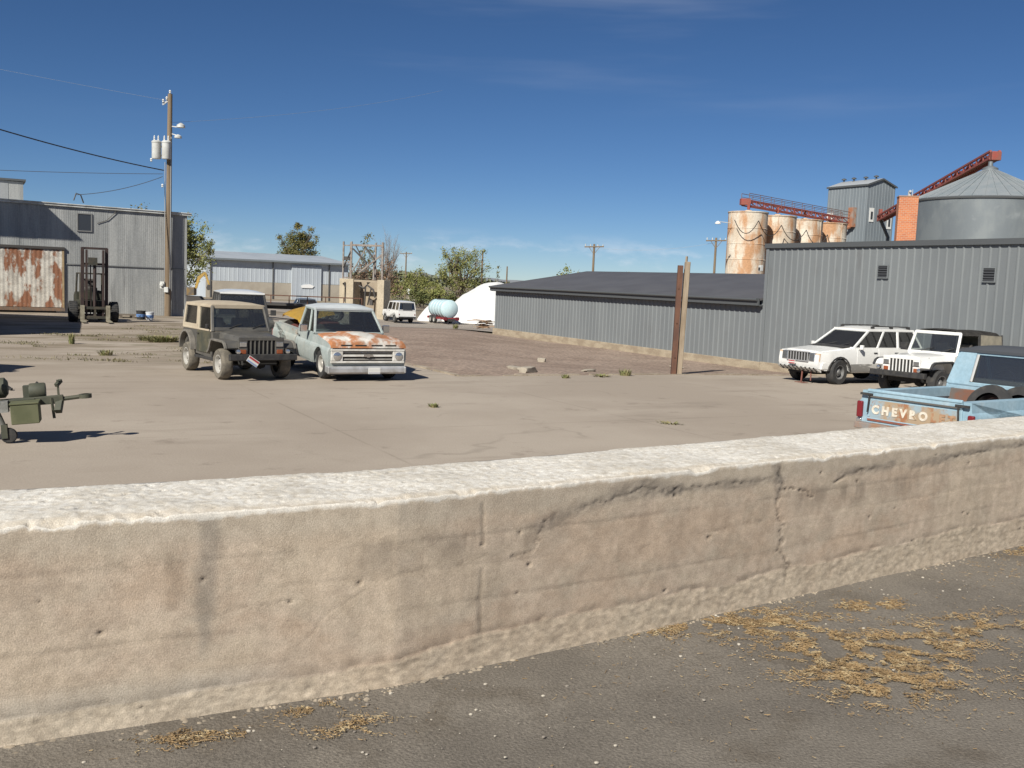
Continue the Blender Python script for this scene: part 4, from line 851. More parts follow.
    for a, c in zip(secs, secs[1:]):
        for i in range(10): bm.faces.new((a[i], a[i+1], c[i+1], c[i]))
        bm.faces.new((a[10], a[0], c[0], c[10]))
    bm.faces.new(secs[0][::-1]); bm.faces.new(secs[-1]); hd = build('hood', bm, m_hood, t)
    for k in (-.55, -.2, .2, .55): b = B(); b.box(2.385, 2.402, k-.14, k+.14, .955+L, .99+L); build('hood_slot', b, m_under, hd)
    # face: dark recess, white surround, mid bar, round lamps in bezels
    b = B(); b.box(2.30, 2.345, -.90, .90, .62+L, .92+L); build('grille_recess', b, m_under, t)
    g = B(); g.box(2.34, 2.385, -.92, .92, .885+L, .935+L); g.box(2.34, 2.385, -.92, .92, .60+L, .645+L); g.box(2.34, 2.375, -.62, .62, .75+L, .80+L)
    for z in (.69, .845): g.box(2.335, 2.35, -.62, .62, z-.008+L, z+.008+L)
    gr = build('grille', g, gm, t, bevel=.012)
    b = B(); b.prism([(-.13, .75), (-.045, .75), (-.03, .735), (.03, .735), (.045, .75), (.13, .75), (.11, .80), (.045, .80), (.03, .815), (-.03, .815), (-.045, .80), (-.11, .80)], 2.376, 2.386, 'yz'); b.xform(Matrix.Translation((0, 0, L))); build('badge', b, m_chrome, gr)
    for s in (-1, 1):
        b = B(); b.box(2.34, 2.38, s*.77-.15, s*.77+.15, .645+L, .885+L); bz = build('headlight_bezel', b, gm, t, bevel=.04)
        b = B(); b.lathe([(.098, 2.375), (.098, 2.395), (.06, 2.41), (.001, 2.416)], c=(0, s*.77, .765+L), axis='x', n=20); build('headlight', b, m_lamp, bz)
        wheel(t, 1.6, s*.82, r, .20, rim or m_rimw, m_ty, 0, .58); wheel(t, -1.6, s*.82, r, .20, rim or m_rimw, m_ty, 0, .58)
        dp = [(-.30, .44+L), (.80, .44+L), (.80, 1.095+L), (-.30, 1.095+L)]; b = body([(x, z) for x, z in dp], lambda x, z: hw(x, z)+.008, zc, y=(.93, 1) if s > 0 else (-1, -.93)); d = build('door', b, m_body, t, bevel=.006); handle(d, -.20, s*.955, .96+L)
        mirror(t, .62, s*.90, 1.16+L, m_chrome)
    # bumper
    b = B(); b.prism([(2.38, .36+L), (2.38, .53+L), (2.44, .55+L), (2.49, .50+L), (2.49, .40+L), (2.44, .36+L)], -.97, .97); 
    for v in b.bm.verts: v.co.x -= .10*sm((abs(v.co.y)-.6)/.4)
    for s in (-1, 1): b.box(2.10, 2.40, s*.955-.02, s*.955+.02, .38+L, .53+L)
    build('bumper', b, mat('dull silver bumper', (.52, .53, .55), (.40, .40, .40), scale=4, rough=.4, metal=.5), t, bevel=.015)
    if plate_on: plate(t, (2.50, .12, .455+L), 0, 0, (m_pw, m_pw, mat('plate grey', (.45, .45, .47))))
    b = B(); b.box(-2.9, -2.74, -.92, .92, .44+L, .54+L); build('rear_bumper', b, mat('painted rear bumper', (.20, .20, .20), (.25, .15, .10), scale=4), t, bevel=.015)
    for o in children(t):
        if o.name.split('.')[0] in ('grille', 'grille_recess', 'headlight_bezel'): o.location.z -= .05
        if o.name.split('.')[0] in ('bumper', 'license_plate'): o.location.z -= .075
    # glasshouse
    cabin(t, 1.10+L, 1.66+L, (-.40, .93), (-.30, .46), .885, .74, m_body, m_roof, splits=((.66, .035),), gl=G1, roof_over=.06, roof_th=.08, th=.065, crown=.045)
    for s in (-1, 1):
        b = B(); b.panel([(-.405, s*.87, 1.10+L), (-.405, s*.50, 1.10+L), (-.315, s*.44, 1.66+L), (-.315, s*.73, 1.66+L)], .03*s); build('rear_corner_panel', b, m_body, t)
        b = B(); b.bar((-.42, s*.47, 1.16+L), (-.335, s*.42, 1.62+L), .03, .03); build('window_trim', b, mat('pale window trim', (.5, .5, .5)), t)
    b = B(); b.box(-.22, .22, -.76, .76, .66+L, .86+L); b.box(-.34, -.16, -.76, .76, .8+L, 1.22+L); build('seat', b, m_seat, t, bevel=.05)
    b = B(); b.lathe([(.20, -.012), (.215, 0), (.2, .012), (.19, 0)], axis='x', n=20, cap=False); b.xform(Matrix.Translation((.42, .38, 1.17+L)) @ Matrix.Rotation(.7, 4, 'Y')); build('steering_wheel', b, m_black, t)
    b = B(); b.box(.60, .84, -.84, .84, .9+L, 1.115+L); build('dashboard', b, m_black, t, bevel=.03)
    b = B(); b.box(-2.6, 2.2, -.45, .45, .30+L*.6, .5+L); b.box(1.0, 2.25, -.72, .72, .42+L, .95+L); b.box(-2.3, -.5, -.70, .70, .44+L, .555+L); b.box(-.4, .86, -.80, .80, .40+L, .62+L); b.tube([(1.6, -.75, r), (1.6, .75, r)], .05); b.tube([(-1.6, -.75, r), (-1.6, .75, r)], .06); build('chassis', b, m_under, t)
    return t
m_c10 = mat('faded silver blue paint', (.275, .315, .31), (.335, .365, .355), scale=1.6, rough=.5, c3=(.26, .215, .165), s3=1.7, lo3=.60, hi3=.74, fine=.10, bs=16, rough3=.85)
m_hoodr = mat('white hood with orange rust', (.62, .60, .56), (.50, .47, .42), scale=4, rough=.6, c3=(.36, .15, .065), s3=1.15, lo3=.40, hi3=.51, st3=(.8, 1.2, 1), fine=.12, bs=18, rough3=.9, seed=3.1)
m_bedr = mat('patchy grey bed paint', (.275, .31, .295), (.34, .35, .325), scale=2.3, rough=.6, c3=(.26, .15, .09), s3=2.4, lo3=.57, hi3=.70, st3=(.4, 1, 1.5), rough3=.9)
m_rustin = mat('rust red bed lining', (.15, .035, .025), (.09, .03, .025), scale=3, rough=.85)
cp = pickup(xy(-4.80, 27.15), R(-61.9), 'faded silver old pickup truck with an orange rusted white hood', m_c10, m_hoodr, mat('chalky silver roof', (.46, .49, .50), (.40, .43, .45), scale=2, rough=.5), m_bedr, m_rustin)
cp.scale = (1.05, 1.05, 1.05)
for o in children(cp):                                       # it sits nose down
    if not o.name.startswith('wheel'): o.matrix_local = Matrix.Translation((1.6, 0, .285)) @ Matrix.Rotation(.044, 4, 'Y') @ Matrix.Translation((-1.6, 0, -.36)) @ Matrix.Translation(o.location)
m_blue = mat('chalky light blue paint', (.235, .355, .435), (.275, .39, .465), scale=2, rough=.55, c3=(.40, .44, .46), s3=2.3, lo3=.56, hi3=.76, fine=.08, bs=16, rough3=.75)
m_tail = mat('worn tailgate band', (.25, .33, .38), (.32, .24, .16), scale=2.2, lo=.42, hi=.55, rough=.8, c3=(.28, .125, .06), s3=4.5, lo3=.54, hi3=.64)
bl = pickup(xy(8.37, 16.73), R(35), 'light blue old pickup truck seen from behind beyond the wall', m_blue, m_blue, mat('dark roof vinyl', (.05, .055, .065), rough=.8), m_blue, mat('dark stained bed', (.12, .10, .09), (.18, .08, .05), scale=3), lift=.09, tail_text=True, m_tail=m_tail, plate_on=False, rim=m_rimd)
def spot(h, o, x, y, z): # point in a vehicle's own frame to world
    c, s = math.cos(h), math.sin(h); return (o[0]+x*c-y*s, o[1]+x*s+y*c, gz(*o)+z)
for (x, y, rx, lab) in ((-.98, -.20, .9, 'worn black tyre leaning against the blue pickup cab, on the right'), (-.74, -.56, .8, 'worn black tyre leaning against the blue pickup cab, on the left')):
    p = spot(R(35), (8.37, 16.73), x, y, .70+.22)
    b = B(); b.lathe([(.21, -.1), (.34, -.105), (.37, -.06), (.375, 0), (.37, .06), (.34, .105), (.21, .1), (.2, .05), (.2, -.05)], axis='x', n=26, cap=False); b.xform(Matrix.Rotation(R(35), 4, 'Z') @ Matrix.Rotation(rx*.5, 4, 'Y'))
    o = build('spare_tyre', b, m_tyre); o.location = p; tag(o, lab, 'tyre', 'spare tyres in the blue pickup bed')
m_yel = mat('yellow truck paint', (.62, .40, .07), (.55, .36, .08), scale=3, rough=.4, c3=(.55, .5, .4), s3=3, lo3=.62, hi3=.72)
o0 = xy(-4.83, 27.19); h0 = R(-61.9); c10 = (-4.83, 27.19)
def curved_panel(name, cx, cy, cz, lx, ly, bow, m, label, cat, tilt=0, lip=.1):
    bm = bmesh.new(); g = []
    for i in range(15):
        row = []
        for j in range(11):
            u, v = 2*i/14-1, 2*j/10-1; row.append(bm.verts.new((u*lx/2*(1-.08*v*v), v*ly/2, bow*(1-u*u*.6)*(1-abs(v)**3) - lip*(max(0, abs(u)-.86)/.14)**2)))
        g.append(row)
    for a, c in zip(g, g[1:]):
        for j in range(10): bm.faces.new((a[j], a[j+1], c[j+1], c[j]))
    bmesh.ops.solidify(bm, geom=bm.faces[:], thickness=.025); o = build(name, bm, m); o.location = spot(h0, c10, cx, cy, cz); o.rotation_euler = (tilt, .06, h0); return tag(o, label, cat)
curved_panel('hood_panel', -2.0, -.22, 1.52, 2.0, 1.05, .10, m_yel, 'loose yellow hood panel lying on scrap in the bed of the silver pickup', 'car part', R(15))
b = B(); rj = random.Random(5)
for k in range(12): x, y = rj.uniform(-.8, .8), rj.uniform(-.45, .45); b.box(-.3, .3, -.22, .22, 0, rj.uniform(.15, .42) if y < 0 else rj.uniform(.4, .62), Matrix.Translation((x, y, 0)) @ Matrix.Rotation(rj.uniform(0, 3), 4, 'Z'))
o = build('scrap_iron', b, m_rustin); o.location = spot(h0, c10, -1.85, -.05, .74); o.rotation_euler = (0, .044, h0); tag(o, 'dark rust red scrap iron heaped in the bed of the silver pickup', 'scrap')

curved_panel('fender_panel', -2.65, -.30, 1.17, .6, 1.0, .14, m_black, 'loose black curved fender at the rear of the silver pickup bed', 'car part', R(6))
pickup(xy(-14.0, 21.7), R(86), 'brown old pickup truck added unseen out of frame at the left for its shadow', mat('brown truck paint', (.16, .10, .06)), mat('brown truck paint', (.16, .10, .06)), mat('brown truck paint', (.16, .10, .06)), mat('brown truck paint', (.16, .10, .06)), m_rustin, lift=.25, plate_on=False)  # unseen truck added for the shadow it throws into the yard

# ------------------------------------------------------------------ white estate-bodied 4x4
def suv(loc, rz):
    t = thing('suv', loc, rz, 'white four door SUV with scraped lower doors, parked facing left by the grey wall', 'suv'); m = m_white; r = .36
    clad = mat('scuffed grey lower cladding', (.50, .49, .47), (.22, .215, .205), scale=2.6, lo=.42, hi=.52, stretch=(1, 1, 2.5), rough=.7, c3=(.14, .135, .125), s3=3.2, lo3=.56, hi3=.66)
    tab = [(.30, .80), (.45, .86), (.7, .885), (.95, .875), (1.10, .845)]
    hw = lambda x, z: lerp_tab(tab, z) * (1 - .10*sm((x-1.55)/.75)**1.5 - .04*sm((-x-1.6)/.7)) 
    pts = [(-2.20, .50), (-2.1, .42), (-1.82, .40)] + arch(-1.345, .42, .42, 10, cz=.38) + [(-.8, .36), (.8, .36)] + arch(1.345, .42, .42, 10, cz=.38) + [(1.9, .42), (2.12, .48), (2.17, .58), (2.14, .86), (2.05, .95), (1.7, .985), (1.0, 1.05), (.72, 1.09), (-2.12, 1.10), (-2.22, .95)]
    build('body', body(pts, hw, (.45, .7, .95), (-1.8, 1.6, 1.8, 2.0)), m, t, bevel=.025)
    b = B(); hb = [(1.98, .97, .70), (1.7, 1.0, .72), (1.3, 1.045, .74), (.9, 1.09, .75), (.68, 1.115, .75)]; secs = []
    for x, z, w in hb: secs.append([b.bm.verts.new((x, yy, zz)) for yy, zz in ((-w, z-.06), (-w+.04, z), (-w*.7, z+.02), (0, z+.028), (w*.7, z+.02), (w-.04, z), (w, z-.06))])
    for a, c in zip(secs, secs[1:]):
        for i in range(6): b.bm.faces.new((a[i], a[i+1], c[i+1], c[i]))
        b.bm.faces.new((a[6], a[0], c[0], c[6]))
    b.bm.faces.new(secs[0]); b.bm.faces.new(secs[-1][::-1]); build('bonnet', b, m, t)
    cabin(t, 1.09, 1.62, (-2.16, .78), (-1.88, .02), .82, .665, m, m, splits=((.36, .09), (.665, .07)), gl=glass('smoked car glass', (.58, .61, .62), .3), roof_over=.05, roof_th=.075, th=.065, crown=.035)
    # front face
    b = B(); g0 = .62
    for k in range(8): y = -.40+.80*k/7; b.box(2.175, 2.20, y-.016, y+.016, .69, .93)
    b.box(2.11, 2.205, -.44, .44, .93, .955); b.box(2.14, 2.205, -.44, .44, .66, .69); gr = build('grille', b, mat('grey grille bars', (.40, .40, .41), rough=.4, metal=.4), t, bevel=.006); b = B(); b.box(2.14, 2.176, -.42, .42, .69, .93); build('radiator', b, m_under, gr)
    for s in (-1, 1):
        b = B(); b.prism([(2.185, .69), (2.165, .93), (2.0, .95), (1.98, .69)], s*.45 if s > 0 else -.66, .66 if s > 0 else s*.45); hl = build('headlight', b, m_lamp, t, bevel=.012)
        b = B(); b.prism([(2.14, .69), (2.12, .93), (1.80, .92), (1.82, .71)], s*.665 if s > 0 else -.83, .83 if s > 0 else s*.665)
        for v in b.bm.verts: v.co.y = s*min(abs(v.co.y), hw(v.co.x, v.co.z)+.008)
        build('corner_lamp', b, mat('amber and clear lens', (.55, .36, .22), (.6, .5, .42), scale=9, rough=.2), t)
        wheel(t, 1.345, s*.76, r+.02, .24, m_rimd, m_tyre, 5, .56, steer=R(8)); wheel(t, -1.345, s*.76, r+.02, .24, m_rimd, m_tyre, 5, .56)
        mirror(t, .60, s*.84, 1.10, m, .75)
        for x0, x1, nm in ((-.22, .66, 'front'), (-1.12, -.25, 'rear')):
            b = body([(x0, .46), (x1, .46), (x1, 1.085), (x0+.0, 1.085)], lambda x, z: hw(x, z)+.007, (.7, .95), y=(.94, 1) if s > 0 else (-1, -.94)); d = build('door', b, m, t, bevel=.006); d['dk'] = 1; handle(d, x0+.13, s*.875, .96)
        b = body([(-.93, .38), (.92, .38), (.92, .62), (-.93, .64)], lambda x, z: hw(x, z)+.018, (.45,), y=(.95, 1) if s > 0 else (-1, -.95)); build('lower_cladding', b, clad, t, bevel=.01)
        for cx in (1.345, -1.345):
            ar = arch(cx, .42, .42, 10, cz=.38); ou = [(cx+(x-cx)*1.12, .38+(z-.38)*1.12) for x, z in ar]; b = B(); b.prism(ar+ou[::-1], s*.80, s*.895); build('arch_trim', b, m_black if cx > 0 else clad, t, bevel=.01)
        b = B(); b.tube([(-1.75, s*.60, 1.74), (-.2, s*.60, 1.745)], .02)
        for x in (-1.75, -1.0, -.2): b.box(x-.06, x+.06, s*.60-.025, s*.60+.025, 1.66, 1.745)
        build('roof_rail', b, m_black, t)
    b = B(); b.prism([(1.98, .44), (2.20, .50), (2.26, .56), (2.25, .66), (2.14, .68), (1.98, .66)], -.86, .86)
    for v in b.bm.verts: v.co.x -= .22*sm((abs(v.co.y)-.55)/.35)
    for s in (-1, 1): b.box(1.80, 2.06, s*.80-.05, s*.80+.05, .45, .64)
    build('bumper', b, m, t, bevel=.03)
    b = B(); b.prism([(2.0, .36), (2.17, .44), (2.20, .49), (2.0, .44)], -.80, .80); vl = build('valance', b, mat('cracked white valance', (.6, .59, .56), (.4, .39, .37), scale=6), t)
    for k in range(9):
        b = B(); y = -.68+.17*k; b.bar((2.205, y, .50), (2.10, y+.05, .38), .05, .03); build('valance_slot', b, m_under, vl)
    plate(t, (2.275, -.14, .62), 0, 0, (m_pw, m_pr, m_pr), w=.28, h=.11)
    b = B(); b.tube([(2.05, .10, .45), (2.10, .12, .02)], .025); b.tube([(2.02, .42, .45), (2.06, .46, .10)], .02); b.box(1.98, 2.2, -.05, .30, .008, .03); build('hanging_trim', b, mat('rusty strap', (.16, .06, .045)), t)
    b = B(); b.box(-2.1, 2.0, -.55, .55, .30, .52); b.box(-.9, .9, -.78, .78, .34, .42); b.box(1.0, 2.05, -.66, .66, .42, .9); b.box(-1.9, -.8, -.66, .66, .42, .7); b.tube([(1.345, -.7, r), (1.345, .7, r)], .05); b.tube([(-1.345, -.7, r), (-1.345, .7, r)], .05); build('chassis', b, m_under, t)
    for x in (-.15, -1.1):
        for y in (-.36, .36): b = B(); b.box(x-.2, x+.25, y-.24, y+.24, .62, .84); b.box(x-.32, x-.18, y-.23, y+.23, .8, 1.42); build('seat', b, m_seat, t, bevel=.05)
    b = B(); b.prism([(1.1, 1.10), (.55, 1.10), (.52, 1.14), (.72, 1.15)], -.70, .70); build('dashboard', b, m_black, t)
    for s in (.2, -.35): b = B(); b.bar((.80, s, 1.125), (.62, s+.34, 1.24), .016, .014); build('wiper', b, m_black, t)
    for s in (-1, 1): b = B(); b.box(-2.24, -2.16, s*.74-.07, s*.74+.07, .72, 1.02); build('tail_light', b, m_redl, t, bevel=.02)
    return t
suv(xy(10.41, 30.86), R(208.4))

# ------------------------------------------------------------------ other 4x4s: white-roofed one behind, far white station wagon
def box_4x4(loc, rz, name, label, m_body, m_roof, k=1, det=1, L=2.1, gl=None):
    t = thing(name, loc, rz, label, 'off-roader'); r = .39
    hw = lambda x, z: lerp_tab([(.4, .78), (.6, .84), (1.0, .84), (1.2, .80)], z)
    pts = [(-L, .50), (-1.75, .48)] + arch(-1.25, .46, .48, 8) + [(.7, .46)] + arch(1.35, .46, .48, 8) + [(2.0, .52), (2.08, .62), (2.08, 1.02), (2.0, 1.10), (.75, 1.16), (-L, 1.16)]
    build('body', body(pts, hw, (.6, 1.0)), m_body, t, bevel=.03)
    cabin(t, 1.16, 1.88, (-L, .78), (-L+.08, .48), .80, .70, m_body if k else m_black, m_roof, splits=((.30, .12), (.62, .07)), gl=gl or G2, roof_over=.06, roof_th=.09, th=.07, crown=.04)
    for s in (-1, 1):
        wheel(t, 1.35, s*.74, r, .24, m_rimd, m_tyre, 0, .56); wheel(t, -1.25, s*.74, r, .24, m_rimd, m_tyre, 0, .56)
        b = B(); b.lathe([(.10, 2.08), (.10, 2.11), (.001, 2.12)], c=(0, s*.58, .86), axis='x', n=14); build('headlight', b, m_lamp, t)
        mirror(t, .74, s*.80, 1.25, m_black)
        b = B(); b.box(-L-.02, -L+.03, s*.74-.04, s*.74+.04, .72, .84); build('tail_light', b, m_redl, t)
        for x0, x1 in ((-.05, .72),): b = B(); b.box(x0, x1, s*.845-.006, s*.845+.006, .56, 1.14); d = build('door', b, m_body, t); d['dk'] = 1; handle(d, x0+.12, s*.85, 1.04)
    b = B(); b.box(2.07, 2.10, -.42, .42, .72, 1.0); build('grille', b, m_black, t); b = B(); b.box(2.08, 2.22, -.84, .84, .52, .66); build('bumper', b, m_black, t, bevel=.02)
    b = B(); b.box(-L-.10, -L-.01, -.80, .80, .48, .60); build('rear_bumper', b, m_black, t)
    b = B(); b.box(-L+.1, 1.95, -.50, .50, .36, .6); b.box(-.7, .8, -.7, .7, .5, .6); b.box(.8, 2.0, -.62, .62, .5, 1.0); b.tube([(1.35, -.7, r), (1.35, .7, r)], .06); b.tube([(-1.25, -.7, r), (-1.25, .7, r)], .06); build('chassis', b, m_under, t)
    b = B(); b.box(-.5, .1, -.7, .7, .8, 1.0); b.box(-.6, -.45, -.7, .7, 1.0, 1.5); build('seat', b, m_seat, t)
    return t
box_4x4(xy(-9.25, 33.8), math.atan2(-.93, .36), 'offroader', 'dark old off-roader with a white roof behind the tan topped one', mat('dark green black paint', (.05, .055, .055), (.09, .085, .075), scale=3, rough=.5), m_white, k=0)
lr = box_4x4(xy(-10.8, 93), R(116), 'station_wagon', 'white boxy station wagon off-roader parked far away beside the tank trailer', m_white, m_white, L=2.35)
b = B(); b.box(-2.43, -2.37, -.44, .44, 1.22, 1.80); pn = build('rear_door_window', b, mat('dark old pane', (.035, .04, .05), rough=.35), lr)
# ------------------------------------------------------------------ standing steel and timber posts
m_rustp = mat('brown rusted steel', (.085, .042, .03), (.13, .06, .036), scale=4, stretch=(1, 1, .3), rough=.85); m_oldw = mat('weathered timber', (.215, .165, .115), (.30, .24, .175), scale=7, stretch=(1, 1, .12), rough=.9, c3=(.12, .09, .065), s3=9, lo3=.6, hi3=.7, st3=(1, 1, .1))
t = thing('steel_post', xy(5.16, 31.95), 0, 'rusty dark brown steel channel standing against the left side of the timber post', 'post')
b = B(); b.box(-.08, .08, -.02, .02, -.25, 3.42); b.box(-.08, -.055, .02, .14, -.25, 3.42); b.box(.055, .08, .02, .14, -.25, 3.42); b.xform(Matrix.Rotation(.012, 4, 'Y')); build('channel', b, m_rustp, t)
b = B()
for z in (.5, 1.6, 2.7): b.tube([(0, -.05, z), (0, .03, z)], .025, 8)
build('bolt', b, m_rustp, t)
t = thing('timber_post', xy(5.33, 32.10), 0, 'tall weathered grey timber post standing behind the rusty brown steel post', 'post')
b = B(); b.bar((.02, 0, -.25), (.11, .02, 3.55), .17, .19, up=(0, 1, 0)); build('post', b, m_oldw, t, bevel=.02); b = B(); b.bar((.05, -.02, 3.3), (.07, -.0, 3.72), .05, .06); build('split_top', b, m_oldw, t)
# ------------------------------------------------------------------ utility pole with transformers
m_pole = mat('brown pole timber', (.145, .105, .068), (.20, .15, .10), scale=5, stretch=(1, 1, .1), rough=.9)
px, py = -19.71, 56.91; pz = gz(px, py); up = thing('utility_pole', (px, py, pz), 0, 'tall timber utility pole with transformers in front of the corrugated shed', 'utility pole')
PH = 12.35; b = B(); b.tube([(-.02, 0, -.3), (.0, 0, 5), (.06, 0, PH)], [.185, .165, .125], 12); build('pole', b, m_pole, up)
m_trf = mat('pale transformer grey', (.52, .53, .52), (.44, .44, .42), scale=3, rough=.5)
for x, y, z, in ((-.60, -.25, 8.75), (-.02, -.32, 8.75)):
    b = B(); b.lathe([(.05, 0), (.23, 0), (.25, .04), (.25, .86), (.27, .88), (.27, .94), (.20, 1.0), (.0, 1.02)], c=(x, y, z), n=18); tr = build('transformer', b, m_trf, up)
    for dx in (-.12, .10):
        b = B(); b.lathe([(.03, .98), (.055, 1.04), (.03, 1.08), (.055, 1.13), (.03, 1.17), (.045, 1.22), (.0, 1.30)], c=(x+dx, y, z), n=8); build('bushing', b, mat('white porcelain', (.62, .62, .6), rough=.2), tr)
b = B(); b.bar((-.55, -.05, 9.45), (.1, -.05, 9.45), .08, .1); b.bar((-.55, -.05, 8.95), (.1, -.05, 8.95), .08, .1); b.bar((-.35, -.03, 11.75), (.12, -.03, 12.1), .07, .09); build('bracket', b, mat('galvanised iron', (.32, .33, .34), rough=.5, metal=.5), up)
for x, z in ((-.30, 11.85), (-.1, 12.0), (.08, 12.35), (-.95, 8.6), (-.32, 7.2)):
    b = B(); b.lathe([(.03, 0), (.07, .04), (.04, .08), (.075, .13), (.03, .2)], c=(x, -.08, z), n=8); build('insulator', b, mat('white porcelain', (.62, .62, .6), rough=.2), up)
b = B(); b.bar((.1, 0, 10.6), (.6, -.05, 10.55), .05); b.lathe([(.05, 0), (.22, -.12), (.24, -.25), (.0, -.27)], c=(.70, -.1, 10.78), n=12); build('floodlight', b, m_trf, up); b = B(); b.lathe([(.05, 0), (.20, -.1), (.2, -.2), (.0, -.22)], c=(.55, -.1, 10.15), n=12); b.bar((.1, 0, 10.2), (.5, -.05, 10.1), .05); build('floodlight', b, m_trf, up)
b = B(); b.tube([(.15, -.12, 1.5), (.17, -.12, 10.0)], .025); b.tube([(-.17, -.1, 2.2), (-.17, -.1, 8.6)], .025); build('conduit', b, mat('galvanised iron', (.32, .33, .34)), up)
b = B(); b.box(-.38, -.12, -.28, -.12, 1.55, 1.95); b.lathe([(.11, -.30), (.11, -.40), (.0, -.42)], c=(-.25, -.0, 1.78), axis='y', n=12); build('meter_box', b, m_trf, up, bevel=.02); b = B(); b.box(-.14, .10, -.30, -.17, 1.35, 1.65); build('switch_box', b, m_trf, up, bevel=.015)
def wire(p, q, sag, r, label, mt=None):
    p, q = Vector(p), Vector(q); b = B(); b.tube([p+(q-p)*(i/20)-Vector((0, 0, (1-(i/10-1)**2)*sag)) for i in range(21)], r, 5); tag(build('power_line', b, mt or m_iron), label, 'cable', 'power lines at the utility pole')
wire((px-.25, py-.1, pz+8.15), (-29.3, 36, 9.6), .5, .032, 'thick dark power line running from the pole to the upper left')
wire((px-.3, py-.1, pz+7.95), (-33, 51.5, 6.35), .12, .014, 'thin level power line from the pole over the shed roof')
wire((px-.3, py-.1, pz+7.8), (-24.1, 55.0, 5.42), .2, .016, 'thin power line dropping from the pole to the mast on the shed roof')
wire((px+.1, py, pz+10.8), (-7, 88, 17.8), .4, .007, 'thin faint power line climbing away right from the pole top', mat('aluminium wire', (.3, .33, .37)))
wire((px-.25, py-.1, pz+12.0), (-45, 40, 13.5), .3, .006, 'thin faint power line running left from the pole top', mat('aluminium wire', (.3, .33, .37)))
# ------------------------------------------------------------------ forklift with its mast towards the camera
fl = thing('forklift', xy(-20.0, 47.4), R(-61), 'old dark forklift with a tall mast standing before the rusty door', 'forklift')
m_fk = mat('dark forklift paint', (.035, .035, .028), (.06, .05, .035), scale=4, rough=.7); m_olive = mat('dull olive paint', (.032, .033, .02), (.024, .024, .017), scale=3, rough=.7); m_mast = mat('dark brown mast steel', (.028, .018, .018), (.045, .027, .023), scale=3, rough=.7)
b = B(); b.box(-2.1, .75, -.62, .62, .45, 1.0); b.prism([(-2.35, .40), (-2.35, 1.15), (-2.0, 1.35), (-1.3, 1.35), (-1.3, .40)], -.60, .60); b.box(-1.3, -.2, -.45, .45, 1.0, 1.45); build('body', b, m_olive, fl, bevel=.04)
b = B()
for s in (-1, 1): b.bar((.85, s*.52, .12), (.95, s*.52, 3.45), .14, .17); b.bar((.98, s*.36, .15), (1.08, s*.36, 3.35), .09, .12)
for z in (.35, 2.7, 3.42): b.bar((.88+z*.02, -.55, z), (.88+z*.02, .55, z), .10, .10)
b.tube([(.95, .0, .3), (1.0, 0, 3.0)], .07, 8); b.tube([(.95, -.18, .3), (1.0, -.18, 2.7)], .03); build('mast', b, m_mast, fl)
b = B(); b.box(1.1, 1.16, -.30, .10, 2.65, 3.0); build('chain_guard', b, m_fk, fl)
b = B(); b.box(1.08, 1.16, -.72, .72, .18, .30); b.box(1.08, 1.16, -.72, .72, .62, .74)
for y in (-.62, 0, .62): b.box(1.08, 1.15, y-.04, y+.04, .18, .74)
build('carriage', b, m_fk, fl)
for y in (-.55, .55): b = B(); b.prism([(1.16, .06), (1.16, .80), (1.22, .80), (1.22, .13), (2.2, .09), (2.2, .06)], y-.09, y+.09); build('fork', b, mat('worn pale fork steel', (.27, .25, .19), (.18, .16, .12), scale=5), fl)
b = B()
for s in (-1, 1): b.tube([(.55, s*.58, 1.0), (.30, s*.55, 2.25), (-1.2, s*.55, 2.25), (-1.35, s*.58, 1.3)], .045)
for x in (.30, -.2, -.7, -1.2): b.tube([(x, -.55, 2.25), (x, .55, 2.25)], .035)
build('overhead_guard', b, m_fk, fl)
b = B(); b.box(-1.0, -.45, -.28, .28, 1.45, 1.6); b.box(-1.1, -.98, -.28, .28, 1.5, 2.0); build('seat', b, m_seat, fl, bevel=.04); b = B(); b.tube([(.15, 0, 1.0), (-.1, 0, 1.7)], .03); b.lathe([(.17, -.015), (.19, 0), (.17, .015)], c=(-.1, 0, 1.7), n=14); build('steering_wheel', b, m_black, fl)
for s in (-1, 1): wheel(fl, .45, s*.88, .48, .36, m_olive, m_tyre, 9, .5); wheel(fl, -1.75, s*.55, .34, .24, m_olive, m_tyre, 9, .5)
# buckets by the shed
for x, y, m_, lab, h, r in ((-18.55, 50.9, mat('white plastic bucket', (.55, .57, .6)), 'white bucket with a blue band on the ground right of the forklift', .42, .2), (-19.15, 51.3, m_black, 'black bucket standing between the white bucket and the forklift', .45, .24)):
    t = thing('bucket', xy(x, y), 0, lab, 'bucket', 'buckets beside the forklift')
    b = B(); b.lathe([(r*.8, 0), (r, h), (r*1.05, h), (r*1.05, h-.04), (r*.98, h-.04), (r*.95, h-.02), (r*.78, .02)], n=16); sh = build('shell', b, m_, t); b = B(); b.tube([(-r, 0, h-.05), (-r*.8, -.1, h-.2), (0, -.18-r*.4, h-.26), (r*.8, -.1, h-.2), (r, 0, h-.05)], .012); build('handle', b, m_iron, t)
    if 'white' in lab: b = B(); b.lathe([(r*.9, h*.30), (r*.965, h*.62), (r*.99, h*.62), (r*.925, h*.30)], n=16, cap=False); build('band', b, mat('blue band', (.10, .2, .42)), t)
p = (-20.1, 52.6); t = thing('timber_skid', xy(*p), PHI, 'low dark timber skid lying by the shed wall right of the forklift', 'skid')
b = B()
for k in range(5): b.box(-.7, .7, -.5+.23*k, -.5+.23*k+.17, .14, .19)
build('deck', b, m_dkw, t)
for x in (-.6, 0, .6): b = B(); b.box(x-.06, x+.06, -.5, .5, 0, .138); build('bearer', b, m_dkw, t)
